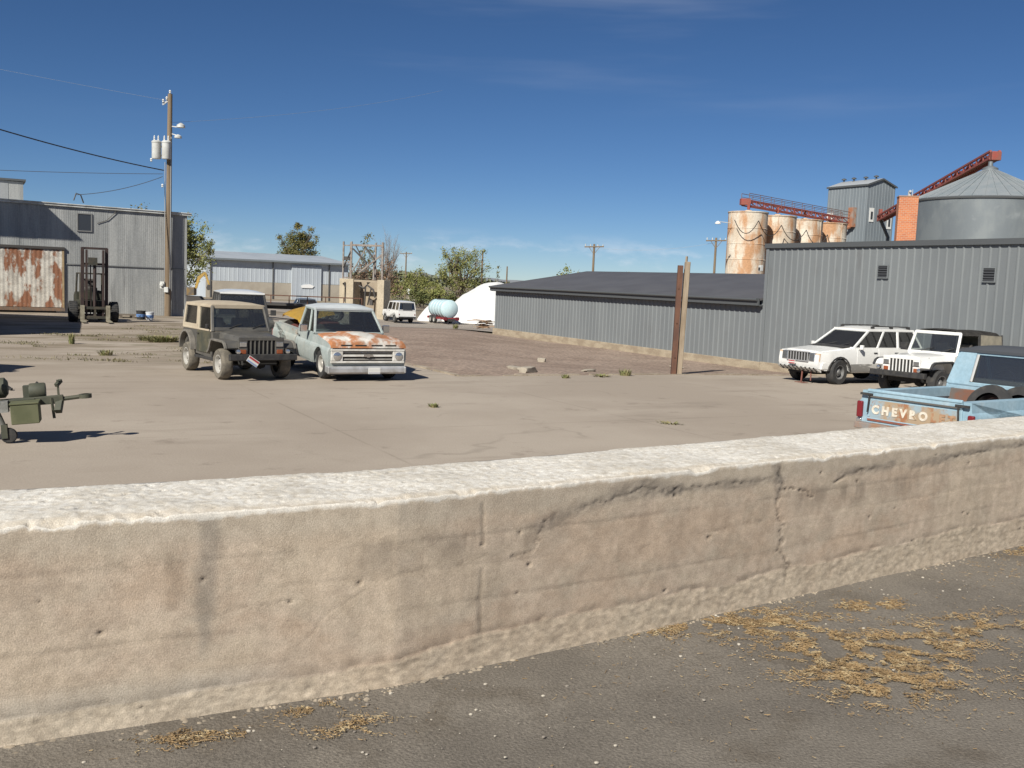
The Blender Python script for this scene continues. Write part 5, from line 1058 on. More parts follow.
# unseen structures added out of frame to the left, shaped for their shadows
hp = thing('hopper_shadow_caster', (-27.3, 49.9, -1.05), PHI, 'raised shadow caster on legs, made up as a hopper house outside the frame at the left', 'hopper house')  # house form invented to throw a shadow on the shed wall
b = B(); b.prism([(-9, 9.75), (-.45, 9.75), (-5.2, 12.4), (-9, 12.4)], -1.2, 1.2); build('house', b, m_galv, hp)
for x in (-8.7, -5.2):
    for y in (-1.05, 1.05): b = B(); b.bar((x, y, 0), (x, y, 9.75), .16); build('leg', b, m_oldw, hp)
ls = thing('store_shadow_caster', (-19.4, 34.1, -1.0), 0, 'low shadow caster, made up as a timber store outside the frame at the left', 'store')  # unseen block added to shade the ground before the shed door
b = B(); b.prism([(-14, 0), (0, 0), (-5.3, 12.1), (-14, 12.1)], -.1, 4.1, 'xy'); build('wall', b, m_dkw, ls); b = B(); b.prism([(-14.2, -.15), (.05, -.15), (-5.2, 12.25), (-14.2, 12.25)], 4.11, 4.26, 'xy'); build('roof', b, m_galv, ls); b = B(); b.prism([(-14, -3), (-1.6, -3), (-1.0, -.02), (-14, -.02)], -.1, 2.6, 'xy'); build('lean_to', b, m_dkw, ls)

# ------------------------------------------------------------------ olive trailer at the left edge, tongue pointing right
TR = Vector((-7.33, 14.46, -1.0)); dv = Vector((1.1, .42, 0)).normalized(); tr = thing('utility_trailer', TR, math.atan2(dv.y, dv.x), 'olive army style trailer tongue with toolbox and jack wheel at the left edge', 'trailer')
m_od = mat('olive drab paint', (.078, .084, .042), (.10, .104, .056), scale=4, rough=.8); tr.rotation_euler = (0, -.075, math.atan2(dv.y, dv.x)); m_odk = mat('dark olive steel', (.045, .05, .035), (.065, .065, .045), scale=6, rough=.7)
b = B(); b.bar((-3.0, -.0, .52), (.78, 0, .57), .10, .12); b.bar((-3.0, .45, .52), (.40, .06, .57), .08, .10); b.bar((-3.0, -.45, .52), (.40, -.06, .57), .08, .10); build('tongue', b, m_odk, tr, bevel=.01)
b = B(); b.tube([(.76, 0, .57), (.92, 0, .58), (1.0, 0, .585)], .032, 8); b.lathe([(.055, -.03), (.09, -.03), (.09, .03), (.055, .03)], c=(1.08, 0, .59), n=16, cap=False); b.tube([(1.0, 0, .585), (1.15, 0, .59)], .03); build('towing_eye', b, m_odk, tr)
b = B(); b.box(.10, .47, -.40, -.06, .29, .57); bx = build('toolbox', b, m_od, tr, bevel=.012); b = B(); b.box(.09, .48, -.41, -.05, .573, .60); build('lid', b, m_od, bx, bevel=.008)
b = B(); b.lathe([(.11, -.10), (.12, -.08), (.12, .10), (.11, .12)], c=(.42, .12, .70), axis='x', n=16); b.box(.24, .32, .04, .2, .58, .79); build('winch', b, m_odk, tr)
b = B(); b.bar((.72, -.02, .58), (.72, -.02, .86), .03); b.bar((.70, -.05, .78), (.76, .05, .84), .05); b.bar((.64, -.08, .3), (.62, -.05, .6), .03); b.bar((.70, -.12, .40), (.74, .05, .60), .09); build('brake_lever', b, m_odk, tr)
b = B(); b.tube([(-.02, -.18, .24), (-.12, -.18, .52), (-.14, -.18, 1.02)], [.035, .045, .035], 10); b.bar((-.17, -.25, 1.0), (-.1, -.12, 1.03), .025); b.box(-.26, .06, -.26, -.10, .46, .62); jk = build('jack', b, mat('dull steel', (.25, .25, .24), (.14, .14, .13), scale=6, metal=.3), tr)
b = B(); b.lathe([(.03, -.035), (.10, -.03), (.115, 0), (.10, .03), (.03, .035)], c=(.03, -.18, .115), axis='y', n=18); build('jack_wheel', b, m_tyre, jk); b = B(); b.box(-.06, .02, -.235, -.22, .08, .28); b.box(-.06, .02, -.14, -.125, .08, .28); build('fork', b, m_odk, jk)
b = B(); b.lathe([(.10, -.5), (.15, -.46), (.15, .22), (.10, .26)], c=(-.22, .12, .78), axis='x', n=18); build('air_tank', b, m_odk, tr)
b = B(); b.box(-5.6, -1.9, -1.0, 1.0, .62, .72); b.box(-5.6, -1.9, -1.0, -.95, .72, 1.25); b.box(-5.6, -1.9, .95, 1.0, .72, 1.25); b.box(-1.95, -1.9, -.95, .95, .72, 1.25); b.box(-5.6, -5.55, -.95, .95, .72, 1.25); build('cargo_box', b, m_od, tr, bevel=.012)
for s in (-1, 1): wheel(tr, -3.7, s*1.12, .42, .22, m_od, m_tyre, 9, .5)
b = B(); b.tube([(-3.7, -1.1, .42), (-3.7, 1.1, .42)], .05); b.bar((-5.4, .45, .55), (-1.9, .45, .55), .08, .12); b.bar((-5.4, -.45, .55), (-1.9, -.45, .55), .08, .12); build('axle', b, m_odk, tr)

# ------------------------------------------------------------------ middle distance
tk = thing('tank_trailer', xy(-6.95, 95.4), R(-65), 'pale blue liquid tank trailer with red frame parked by the white tarped pile', 'tank trailer')
m_tk = mat('pale blue tank', (.42, .56, .60), (.48, .61, .64), scale=1.5, rough=.35)
b = B(); prof = [(.0, -1.75), (.45, -1.72), (.80, -1.55)]
for k in range(5): x = -1.45+k*.72; prof += [(.86, x), (.86, x+.58), (.80, x+.62), (.80, x+.68)]
prof += [(.80, 2.15), (.45, 2.35), (.0, 2.38)]; b.lathe(prof, c=(0, 0, 1.38), axis='x', n=28); build('tank', b, m_tk, tk)
b = B(); b.lathe([(.25, 2.15), (.25, 2.32), (.2, 2.36), (0, 2.37)], c=(0.3, 0, 0), n=14); b.box(-.9, .0, -.25, .25, 2.22, 2.3); build('hatch', b, m_black, tk)
b = B(); b.box(-2.0, 2.55, -.55, -.43, .42, .58); b.box(-2.0, 2.55, .43, .55, .42, .58)
for x in (-1.8, -.6, .6, 1.8, 2.5): b.box(x-.05, x+.05, -.80, .80, .40, .60)
b.bar((-2.0, -.5, .5), (-3.6, 0, .5), .1); b.bar((-2.0, .5, .5), (-3.6, 0, .5), .1); build('frame', b, mat('dark red frame paint', (.22, .03, .035)), tk)
for x in (-.75, .25):
    for s in (-1, 1): wheel(tk, x, s*.78, .36, .24, m_rimw, m_tyre, 0, .6)
for s in (-1, 1): b = B(); b.box(2.50, 2.6, s*.6-.16, s*.6+.16, .36, .66); build('tail_light', b, mat('dark red lens', (.12, .01, .015)), tk)
b = B(); b.box(2.3, 2.58, -.35, .35, .25, .5); build('pump', b, m_black, tk)
def heap(name, loc, sx, sy, h, seed, m, label, cat, skew=.0, flat=1.6):
    bm = bmesh.new(); n, k = 48, 22; rings = []
    for i in range(k+1):
        f = i/k; ring = []
        for j in range(n):
            a = 6.2832*j/n; rad = (1-f)**.62 if f < 1 else 0; w = 1+.13*noise.noise(Vector((math.cos(a)*1.4, math.sin(a)*1.4, seed))); z = h*(1-rad**flat)
            pp = Vector((math.cos(a)*sx*rad*w + skew*sx*(1-rad), math.sin(a)*sy*rad*w, z)); pp += Vector((0, 0, (.045 if rad > .2 else .02)*h*fr(Vector((pp.x*.5+seed, pp.y*.5, z*.6)), 3))); pp.z = max(pp.z, -.2) if i else -.3; ring.append(bm.verts.new(pp))
        rings.append(ring)
    for a, c in zip(rings, rings[1:]):
        for j in range(n): bm.faces.new((a[j], a[(j+1) % n], c[(j+1) % n], c[j]))
    bm.faces.new(rings[-1]); o = build(name, bm, m, smooth=False); 
    for f in o.data.polygons: f.use_smooth = True
    o.location = loc; return tag(o, label, cat)
m_tarp = mat('white tarpaulin', (.68, .68, .675), (.62, .62, .615), scale=.6, rough=.6, bump=7, bs=2.2)
heap('tarped_pile', xy(-3.0, 104), 5.0, 6.5, 4.15, 2.2, m_tarp, 'large white tarp covered pile behind the low grey building end', 'tarp pile', .22, 1.65)
heap('tarped_pile', xy(-8.6, 101), 1.3, 2.0, 1.55, 5.2, m_tarp, 'small white tarp covered pile left of the tank trailer', 'tarp pile', .1, 1.5)
db = thing('timber_heap', xy(-2.45, 80.5), .4, 'heap of brown scrap timber at the far corner of the low grey building', 'scrap heap'); rd = random.Random(8)
for k in range(26):
    b = B(); a = rd.uniform(-.6, .6); x, y, z = rd.gauss(0, .35), rd.gauss(0, .3), .05+.035*k*rd.uniform(.5, 1); l = rd.uniform(.3, .6)
    b.bar((x-l*math.cos(a), y-l*math.sin(a), z+rd.uniform(-.1, .1)*.5), (x+l*math.cos(a), y+l*math.sin(a), z+rd.uniform(-.1, .15)), .12, .06); build('plank', b, mat('brown scrap timber', (.20, .12, .07), (.30, .2, .13), scale=2) if k % 3 else m_oldw, db)
# steel frame on concrete piers
m_pier = mat('tan pier concrete', (.42, .36, .27), (.36, .305, .225), scale=1.2, rough=.95, fine=.1, bs=10); m_fr = mat('grey brown frame steel', (.24, .22, .20), (.17, .13, .11), scale=3, rough=.7)
FX, FY = -13.9, 91; fz = gz(FX, FY); fm = thing('loading_frame', (FX*1.066, FY*1.066, 1.6+(fz-1.6)*1.066), R(-14), 'skeletal steel frame standing on tan concrete piers in the distance', 'steel frame')
fm.scale = (1.066, 1.066, 1.066); pt = 1.45-fz
for x0, x1, y0, y1 in ((-2.25, -1.5, 0, 1.8), (-1.25, -.55, -.8, .8), (1.75, 2.4, -.8, .8)): b = B(); b.box(x0, x1, y0, y1, -1, pt-.05); build('pier', b, m_pier, fm, bevel=.03)
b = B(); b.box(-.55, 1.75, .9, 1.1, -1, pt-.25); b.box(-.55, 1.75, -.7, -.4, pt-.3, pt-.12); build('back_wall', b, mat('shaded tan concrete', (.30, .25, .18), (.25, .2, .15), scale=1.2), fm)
tp = 4.75-fz; b = B()
for x, y in ((-2.05, .3), (-1.0, -.3), (-1.9, 1.6), (2.0, -.3), (.6, 1.5), (1.1, -.1)): b.bar((x, y, pt-.1), (x, y, tp if x != 1.1 else tp-1.1), .13 if x != 2.0 else .17)
b.bar((-2.05, .3, tp-.35), (-1.0, -.3, tp-.35), .1); b.bar((-1.0, -.3, tp-.3), (2.0, -.3, tp-.3), .14); b.bar((-1.9, 1.6, tp-.3), (.6, 1.5, tp-.3), .12); b.bar((.6, 1.5, tp-.3), (2, -.3, tp-.3), .1); b.bar((-2.05, .3, pt+.05), (-1.0, -.3, pt+.05), .1); b.bar((-2.05, .3, 2.9-fz), (-1.0, -.3, 2.95-fz), .08)
b.bar((-.2, -.32, 2.0-fz), (2.0, -.3, 3.7-fz), .13); b.bar((-.9, -.3, 2.0-fz), (.5, -.3, 4.4-fz), .09); build('frame', b, m_fr, fm)
b = B(); b.bar((-.85, -.35, 4.1-fz), (.5, -.35, 2.9-fz), .2, .1); b.bar((-2.0, .25, 2.4-fz), (-1.1, -.2, 3.9-fz), .1); b.bar((.3, -.4, 4.35-fz), (1.25, -.4, 3.2-fz), .12); b.box(-1.8, -1.3, -.05, .1, 3.05-fz, 3.4-fz); b.bar((-.6, -.3, 4.4-fz), (-.05, -.3, 3.4-fz), .08)
b.tube([(-1.85, -.06, .9-fz+.0), (-1.7, -.1, 1.05-fz), (-1.6, -.1, .6-fz), (-1.6, -.1, -.7-fz)], .09); build('brace', b, m_iron, fm)
b = B(); b.tube([(-.1, -.5, .8-fz), (.4, -.6, .6-fz), (.7, -.6, .9-fz), (1.3, -.6, .5-fz), (1.5, -.6, -.2-fz)], .09); b.tube([(.55, -.6, .75-fz), (.5, -.6, -1.0-fz)], .08); b.tube([(1.1, -.6, .6-fz), (.8, -.6, -.9-fz)], .07); b.box(1.0, 1.3, -.7, -.4, -.9-fz, -.4-fz); build('machinery', b, m_iron, fm)
# excavator far left
ex = thing('excavator', xy(-27.2, 85), R(10), 'small yellow excavator with raised boom far behind the tan topped off-roader', 'excavator')
ex.scale = (.82, .82, .82); m_exy = mat('digger yellow', (.42, .27, .06), (.34, .22, .06), scale=2)
b = B(); b.prism([(0, 1.5), (.25, 1.5), (.5, 2.4), (1.05, 3.0), (1.0, 3.25), (.35, 2.75)], -.14, .14); build('boom', b, m_exy, ex); b = B(); b.prism([(.9, 3.2), (1.15, 3.2), (1.55, 1.9), (1.4, 1.85)], -.1, .1); build('stick', b, m_exy, ex)
b = B(); b.prism([(1.35, 1.95), (1.65, 1.9), (1.7, 1.45), (1.35, 1.35), (1.2, 1.6)], -.3, .3); build('bucket', b, m_iron, ex); b = B(); b.box(-2.0, .1, -.9, .9, .8, 1.6); b.box(-1.9, -.9, -.85, .0, 1.6, 2.3); build('house', b, mat('dark digger grey', (.10, .085, .07), (.2, .13, .05), scale=2), ex, bevel=.05)
for s in (-1, 1): b = B(); b.prism([(-1.6, .0), (.6, .0), (.9, .35), (.6, .7), (-1.6, .7), (-1.9, .35)], s*.9-.25, s*.9+.25); build('track', b, m_iron, ex)
# distant flatbed, small car, field shed
ft = thing('flatbed_trailer', xy(-14.6, 68), R(6), 'low dark flatbed trailer with side rail far behind the silver pickup', 'trailer')
b = B(); b.box(-4.2, 4.2, -1.0, 1.0, .95, 1.1); b.box(-4.1, 4.1, -.5, -.35, .7, .95); b.box(-4.1, 4.1, .35, .5, .7, .95); build('deck', b, m_iron, ft); b = B(); b.bar((-4.2, -1, 1.62), (4.2, -1, 1.62), .07)
for k in range(8): b.bar((-4.2+1.2*k, -1, 1.1), (-4.2+1.2*k, -1, 1.62), .06)
build('rail', b, m_rustp, ft)
for x in (1.6, 2.5):
    for s in (-1, 1): wheel(ft, x, s*.85, .42, .25, m_rimd, m_tyre, 0, .55)
def car(loc, rz, label, m):
    t = thing('parked_car', loc, rz, label, 'car'); hw = lambda x, z: lerp_tab([(.3, .78), (.6, .84), (.95, .80)], z); r = .31
    pts = [(-2.1, .42), (-1.7, .32)] + arch(-1.25, .37, .34, 8) + [(.8, .28)] + arch(1.3, .37, .34, 8) + [(2.05, .38), (2.12, .6), (1.9, .78), (.9, .9), (-1.5, .95), (-2.1, .88)]
    build('body', body(pts, hw, (.6,)), m, t, bevel=.03); cabin(t, .92, 1.36, (-1.5, .85), (-1.0, .15), .76, .60, m, m, splits=((.5, .06),), gl=G2, crown=.02)
    for x in (1.3, -1.25):
        for s in (-1, 1): wheel(t, x, s*.72, r, .18, m_rimw, m_tyre, 0, .6)
    b = B(); b.box(-1.9, 1.9, -.6, .6, .25, .7); build('chassis', b, m_under, t); return t
car(xy(-16.0, 77), R(-66), 'dark grey blue car parked far behind the silver pickup', mat('dark blue grey car paint', (.10, .12, .15), rough=.3, coat=.3))
hu = thing('field_shed', (-16.9, 170, gz(-16.9, 170)), R(5), 'tiny far shed with a white and blue striped roof', 'shed')
b = B(); b.box(-1.3, 1.3, -1, 1, -.5, 1.5); build('wall', b, m_bg, hu); b = B(); b.prism([(-1.2, 1.3), (0, 2.5), (1.2, 1.3)], -1.5, 1.5, 'yz'); build('roof', b, mat('white roof sheet', (.75, .76, .78)), hu)
b = B(); 
for x in (-.9, -.1, .7): b.panel([(x, -1.22, 1.3), (x+.35, -1.22, 1.3), (x+.35, -.1, 2.42), (x, -.1, 2.42)], .03)
build('roof_stripe', b, mat('blue roof sheet', (.16, .22, .45)), hu)

# ------------------------------------------------------------------ trees
m_bark = mat('grey brown bark', (.14, .11, .085), (.20, .165, .13), scale=6, stretch=(1, 1, .3), rough=.95); m_twig = mat('bare twig grey', (.20, .165, .145), (.26, .215, .19), scale=2, rough=.95)
def leafmat(n, a, c): return mat(n, a, c, scale=1.1, lo=.40, hi=.60, rough=.7, spec=.25)
LG = leafmat('spring leaf', (.155, .175, .05), (.235, .23, .085)); LD = leafmat('dark leaf', (.075, .095, .035), (.13, .135, .05)); LO = leafmat('olive gold leaf', (.165, .14, .045), (.12, .115, .04)); LB_ = leafmat('brown red twig haze', (.16, .10, .065), (.21, .14, .095))
def tree(loc, h, w, label, leaf, n=2500, ls=.3, seed=0, shape='round', trunk=.18, base=.25, group=None, bare=False, name='tree', lean=0, multi=1):
    rt = random.Random(seed); t = thing(name, loc, 0, label, 'tree', group); b = B(); tips = []
    def limb(p, d, l, r, lev):
        q = p+d*l*.5+Vector((rt.gauss(0, .06)*l, rt.gauss(0, .06)*l, 0)); e = p+d*l; b.tube([p, q, e], [r, r*.8, r*.55], 6 if lev < 2 else 4)
        tips.append(e)
        if lev > (4 if bare else 2): return
        for k in range(rt.choice((2, 3, 3)) if lev else 5):
            sp = .55 if shape != 'tall' else .28; dd = (d+Vector((rt.gauss(0, sp), rt.gauss(0, sp), rt.uniform(-.1, .35)))).normalized(); f = rt.uniform(.45, 1); limb(p+(e-p)*f, dd, l*rt.uniform(.5, .78), r*.5, lev+1)
    for k in range(multi): limb(Vector((rt.gauss(0, .3)*(multi > 1), rt.gauss(0, .3)*(multi > 1), -.3)), Vector((lean+rt.gauss(0, .1)*(multi > 1), rt.gauss(0, .1)*(multi > 1), 1)).normalized(), h*(.42 if shape != 'tall' else .5), trunk, 0)
    mz = max(e.z for e in tips); sc = h/mz; mw = max(.1, max(max(abs(e.x), abs(e.y)) for e in tips)); sw = min(1.6, w/2/mw)
    for v in b.bm.verts: v.co = Vector((v.co.x*sw, v.co.y*sw, v.co.z*sc*(1 if bare else .93)))
    tips = [Vector((e.x*sw, e.y*sw, e.z*sc*(.93 if not bare else 1))) for e in tips]
    build('trunk', b, m_twig if bare else m_bark, t)
    if n:
        bm = bmesh.new(); cl = []
        for k in range(70):
            if shape == 'cone':
                f = rt.random()**1.5; rad = w/2*(1-f)**.8*rt.uniform(.55, 1); a = rt.uniform(0, 6.28); c = Vector((rad*math.cos(a), rad*math.sin(a), h*(base+(1-base)*f)*.97)); r = w*.12*(1-.6*f)
            elif shape == 'tall':
                f = rt.random(); a = rt.uniform(0, 6.28); rad = w/2*math.sqrt(rt.random())*(1-.7*f); c = Vector((rad*math.cos(a), rad*math.sin(a), h*(base+(1-base)*f))); r = w*.16
            else:
                while True:
                    q = Vector((rt.uniform(-1, 1), rt.uniform(-1, 1), rt.uniform(-1, 1)))
                    if .35 < q.length < 1: break
                lobe = 1+.3*noise.noise(q*1.6+Vector((seed, 0, 0))); c = Vector((q.x*w/2*.85*lobe, q.y*w/2*.85*lobe, h*(base+(1-base)/2)+q.z*h*(1-base)/2*.88*lobe)); r = w*.13*rt.uniform(.6, 1.25)
            cl.append((c, r))
        if not bare or leaf:
            cl += [(e, w*.06) for e in tips if e.z > h*base and rt.random() < .5]
        for k in range(n):
            c, r = rt.choice(cl); p = c+Vector((rt.gauss(0, .55), rt.gauss(0, .55), rt.gauss(0, .5)))*r; p.z = max(p.z, .1); s = ls*rt.uniform(.5, 1.3); nn = Vector((rt.gauss(0, 1), rt.gauss(0, 1), rt.gauss(.5, 1))).normalized(); x = nn.orthogonal().normalized(); y = nn.cross(x)
            bm.faces.new([bm.verts.new(p+x*s*.5), bm.verts.new(p+y*s*.32), bm.verts.new(p-x*s*.5), bm.verts.new(p-y*s*.32)])
        build('crown', bm, leaf, t, smooth=False, recalc=False)
    return t
def TG(x, y): return (x, y, gz(x, y)-.1)
tree(TG(-31.2, 95), 8.6, 5.2, 'green tree rising just right of the corrugated shed end', LG, 7500, .2, 3, base=.1)
tree(TG(-32.6, 97), 7.6, 4.0, 'dark green tree directly behind the shed corner', LD, 4500, .2, 13, base=.1)
tree(TG(-33.6, 89), 8.7, 4.6, 'thin leafed tree top showing over the shed roof by the pole', LO, 700, .22, 4, base=.55)
tree(TG(-41.4, 190), 13.3, 8.4, 'dark olive tree with pointed top behind the pale warehouse roof', LO, 8000, .28, 5, shape='cone', base=.38, name='conifer_tree')
tree(TG(-41.8, 193), 11.6, 7.6, 'rounded dark tree beside the pointed tree behind the warehouse roof', LD, 5600, .28, 6, base=.45)
tree(TG(-17.6, 140), 11.2, 5.6, 'tall bare grey tree right of the steel frame', None, 0, .2, 7, bare=True, shape='tall', trunk=.16, multi=3)
tree(TG(-20.6, 139), 9.2, 2.4, 'slim half leafed poplar behind the steel frame', LO, 800, .22, 8, shape='tall', base=.3)
tree(TG(-16.4, 128), 6.8, 5.0, 'reddish bare brush tree right of the steel frame', LB_, 1700, .22, 9, base=.05, multi=3, trunk=.1)
tree(TG(-20.2, 131), 5.6, 4.6, 'brown bare brush tree behind the steel frame piers', LB_, 1500, .22, 19, base=.05, multi=3, trunk=.1)
tree(TG(-16.6, 168), 6.0, 5.4, 'small round pale green tree left of the large willow like tree', LG, 3400, .25, 10, base=.1)
tree(TG(-13.9, 166), 4.4, 4.8, 'low round green tree between the round pale tree and the big tree', LG, 2800, .25, 20, base=.05)
tree(TG(-8.0, 150), 9.6, 8.0, 'large airy yellow green tree behind the white tarped pile', LG, 9500, .22, 12, base=.12, multi=2, trunk=.3)
tree(TG(-2.8, 150), 6.9, 1.3, 'slim young poplar right of the large airy tree', LO, 260, .2, 14, shape='tall', base=.25, trunk=.07)
tree(TG(6.3, 130), 7.1, 3.6, 'green tree top peeking over the low building roof, left of the crossarm pole', LG, 1500, .3, 15, base=.2)
tree(TG(14.3, 130), 6.9, 2.0, 'small green tree top peeking over the low roof ridge right of the crossarm pole', LG, 700, .3, 16, base=.3)
tree(TG(22.9, 130), 6.9, 2.2, 'small green tree top over the low roof beside the leaning posts', LG, 700, .3, 17, base=.3)
rb = random.Random(31)
for i, (x, y, h, w) in enumerate(((-12.2, 158, 3.2, 5), (-9.6, 156, 2.6, 5), (-18.5, 155, 3.4, 5), (-14.6, 152, 2.3, 4.4), (-5.6, 158, 2.6, 4.6))):
    lab = ('dark round shrub at the field edge below the large tree', 'low shrub at the foot of the large tree', 'tall shrub near the tiny striped shed', 'low shrub between the striped shed and the tank trailer', 'low shrub behind the white tarped pile top')[i]
    tree(TG(x, y), h, w, lab, LD if i % 2 else LG, 1300, .3, 40+i, base=.02, multi=3, trunk=.06, name='shrub', group='shrubs along the field edge')['category'] = 'shrub'
# far tree line and hills
b = bmesh.new()
for k in range(9000):
    x = rb.uniform(-420, 420); d = 560+60*noise.noise(Vector((x*.01, 0, 0))); hh = 5+4*noise.noise(Vector((x*.022, 3, 0)))+2*noise.noise(Vector((x*.09, 3, 0)))
    p = Vector((x, d+rb.uniform(-8, 8), gz(x, d)+abs(hh)*rb.random())); s = rb.uniform(.9, 2.2); n_ = Vector((rb.gauss(0, 1), rb.gauss(0, 1), rb.gauss(0, 1))).normalized(); u = n_.orthogonal().normalized()*s; w_ = n_.cross(u)*.8
    b.faces.new([b.verts.new(p+u), b.verts.new(p+w_), b.verts.new(p-u), b.verts.new(p-w_)])
tag(build('far_tree_line', b, leafmat('far foliage', (.12, .135, .085), (.16, .165, .11)), smooth=False, recalc=False), 'low far tree line along the edge of the fields', 'trees', kind='stuff')
bm = bmesh.new(); pr = None
for k in range(161):
    x = -2600+5200*k/160; rows = []
    for j, (dy, f) in enumerate(((0, 0), (250, .7), (500, 1), (900, .2))):
        z = -8+f*(26+22*fr(Vector((x*.0012, j*.3, 2)), 5)); rows.append(bm.verts.new((x, 2300+dy, z)))
    if pr:
        for j in range(3): bm.faces.new((pr[j], rows[j], rows[j+1], pr[j+1]))
    pr = rows
o = build('distant_hills', bm, mat('hazy sage hills', (.20, .215, .235), (.24, .245, .25), scale=.004)); o['kind'] = 'structure'
# ------------------------------------------------------------------ distant poles
def dpole(x, y, h, label, cross=True, lamp=False):
    t = thing('utility_pole', TG(x, y), 0, label, 'utility pole'); b = B(); b.tube([(0, 0, 0), (0, 0, h)], [.16, .11], 8); build('pole', b, m_pole, t)
    if cross:
        b = B(); b.bar((-1.05, -.1, h-.35), (1.05, -.1, h-.25), .10, .13); b.bar((-.6, -.1, h-.3), (0, -.1, h-1.1), .05); b.bar((.6, -.1, h-.3), (0, -.1, h-1.1), .05); build('crossarm', b, m_pole, t)
        for k in (-.95, -.4, .4, .95): b = B(); b.tube([(k, -.1, h-.24), (k, -.1, h-.02)], .05); build('insulator', b, m_trf, t)
dpole(-19.8, 180, 8.4, 'small distant pole left of the round pale green tree'); dpole(-5.1, 149, 9.0, 'distant pole beside the right edge of the large airy tree', False); dpole(-1.6, 170, 7.4, 'distant short pole just above the left end of the low roof', False)
dpole(8.35, 110, 9.0, 'distant pole with crossarm above the middle of the low roof'); dpole(20.5, 104.5, 9.9, 'distant pole with crossarm just left of the rusty bins')
wire((8.35, 110, 5.8), (20.5, 104.5, 6.6), .5, .012, 'faint wire between the two crossarm poles', mat('aluminium wire', (.3, .33, .37)))
lp = thing('yard_light', (21.85, 105.6, 8.7), 0, 'small white yard light on an arm left of the first rusty bin', 'light'); b = B(); b.tube([(.3, 0, .02), (-.9, -.2, .1)], .04); build('arm', b, m_trf, lp); b = B(); b.lathe([(.0, .2), (.2, .1), (.32, -.1), (.3, -.14), (0, -.14)], c=(-1.1, -.2, 0), n=12); build('lamp_head', b, m_white, lp)

# ------------------------------------------------------------------ weeds, slabs, small litter
m_weed = mat('dry green weed', (.15, .165, .06), (.22, .19, .09), scale=6, rough=.9)
def weed(x, y, w, h, n, seed, label):
    rt = random.Random(seed); b = bmesh.new()
    for k in range(n):
        a = rt.uniform(0, 6.28); r = w*math.sqrt(rt.random())*.6; p = Vector((r*math.cos(a), r*math.sin(a)*.7, -.01)); tip = p+Vector((math.cos(a)*w*.5*rt.random(), math.sin(a)*w*.4*rt.random(), h*rt.uniform(.3, 1))); s = Vector((-math.sin(a), math.cos(a), 0))*rt.uniform(.008, .02)
        m_ = (p+tip)/2+Vector((0, 0, h*.15)); b.faces.new([b.verts.new(q) for q in (p-s, p+s, m_+s, m_-s)]); b.faces.new([b.verts.new(q) for q in (m_-s, m_+s, tip)])
    o = build('weed', b, m_weed, smooth=False, recalc=False); o.location = xy(x, y); o.rotation_euler = (0, 0, seed); tag(o, label, 'weed', 'weeds growing through the yard')
weed(-12.6, 35.9, .9, .26, 420, 1, 'wide green grass patch left of the tan topped off-roader'); weed(-13.2, 36.3, .7, .22, 250, 10, 'smaller grass patch at the left end of the wide grass patch')
weed(-14.7, 33.2, .2, .42, 90, 2, 'single upright weed in the left yard'); weed(-10.8, 34.2, .5, .25, 120, 3, 'low weed tuft midway between forklift and off-roader'); weed(-12.0, 29.4, .35, .2, 80, 4, 'small weed tuft in the left yard nearer the trailer')
weed(-1.6, 20.4, .20, .10, 50, 5, 'tiny weed in the open concrete below the silver pickup'); weed(3.35, 29.6, .26, .24, 80, 6, 'green weed at the kerb left of the leaning posts'); weed(1.5, 28.0, .2, .14, 50, 7, 'small weed at the kerb below the pale slab'); weed(2.6, 29.0, .5, .08, 80, 17, 'flat strip of weed along the kerb'); weed(-3.7, 63, .35, .32, 120, 8, 'dark shrubby weed at the far edge of the dirt lot')
weed(3.1, 19.3, .35, .06, 60, 9, 'flat dead weed in the open concrete near the blue tailgate'); weed(-13.8, 24.5, .25, .2, 60, 11, 'small dark weed near the left edge'); weed(-9.0, 32.2, .3, .16, 70, 12, 'weed tuft just behind the tan topped off-roader')
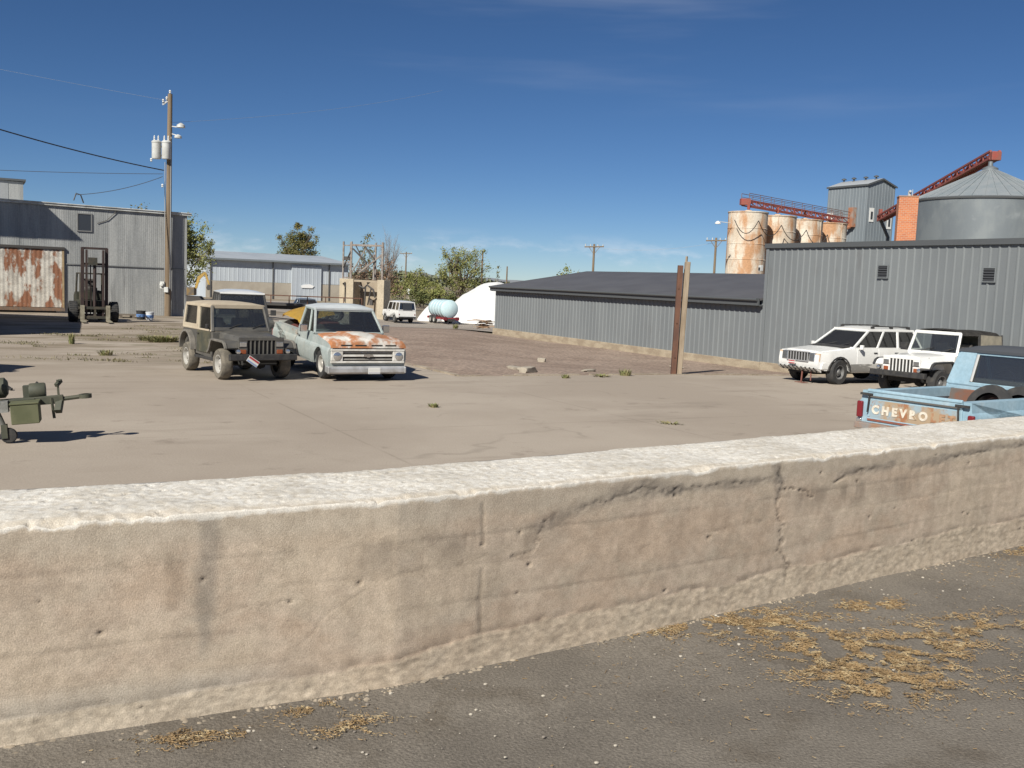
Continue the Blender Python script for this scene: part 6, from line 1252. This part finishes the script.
def weed_cover():
    rt = random.Random(77); b = bmesh.new()
    for c in range(150):
        cx, cy = rt.uniform(-19, -8.6), rt.uniform(27, 46)
        if fr(Vector((cx*.25, cy*.25, 5)), 3) < -.05: continue
        w = rt.uniform(.15, .8)
        for k in range(int(30+60*w)):
            p = Vector((cx+rt.gauss(0, w*.7), cy+rt.gauss(0, w*.25), 0)); p.z = gz(p.x, p.y)-.01; h = rt.uniform(.02, .10); a = rt.uniform(0, 6.28); s = Vector((math.cos(a), math.sin(a), 0))*rt.uniform(.008, .022)
            tip = p+Vector((rt.gauss(0, .05), rt.gauss(0, .05), h)); b.faces.new([b.verts.new(q) for q in (p-s, p+s, tip)])
    tag(build('weed_cover', b, mat('dry low weeds', (.12, .115, .055), (.17, .145, .08), scale=2, rough=.9), smooth=False, recalc=False), 'sparse low dry weeds spreading over the dusty left yard', 'weeds', kind='stuff')
weed_cover()
m_slab = mat('broken pale concrete', (.36, .32, .26), (.27, .235, .19), scale=3, rough=.95)
for x, y, sx, sy, h, s, lab in ((.45, 30.0, .34, .2, .16, 1, 'broken pale concrete lump at the lot edge'), (.1, 31.1, .5, .16, .06, 2, 'flat pale concrete slab behind the pale lump'), (1.05, 36.8, .16, .12, .14, 3, 'small white rock alone in the dirt lot'), (2.4, 31.5, .3, .12, .05, 4, 'flat pale slab fragment in the dirt lot right of the lump'), (6.0, 36.5, .4, .14, .05, 5, 'flat pale slab fragment near the grey wall behind the posts')):
    b = B(); b.sphere((0, 0, 0), 1, 3, (1, 1, 1), .45)
    for v in b.bm.verts: v.co = Vector((max(-.8, min(.8, v.co.x))*sx*1.2, max(-.75, min(.75, v.co.y))*sy*1.2, max(-.3, min(.6, v.co.z))*h*1.4))
    o = build('concrete_chunk', b, m_slab); o.location = onG(x, y, -.02); o.rotation_euler = (0, 0, s); tag(o, lab, 'concrete chunk', 'broken concrete at the dirt lot')
for x, y, s, lab in ((-10.35, 20.35, 1, 'dark bent metal scrap on the yard near the left edge'), (-9.85, 20.6, 2, 'small dark upright scrap right of the bent scrap')):
    b = B(); b.bar((-.12, 0, .02), (.0, .04, .16 if s == 2 else .07), .05); b.bar((.0, .04, .1 if s == 2 else .07), (.12 if s == 1 else .02, -.03, .02), .045); b.bar((-.05, -.08, .02), (.08, .08, .03), .03); o = build('metal_scrap', b, m_black); o.location = xy(x, y); tag(o, lab, 'scrap')
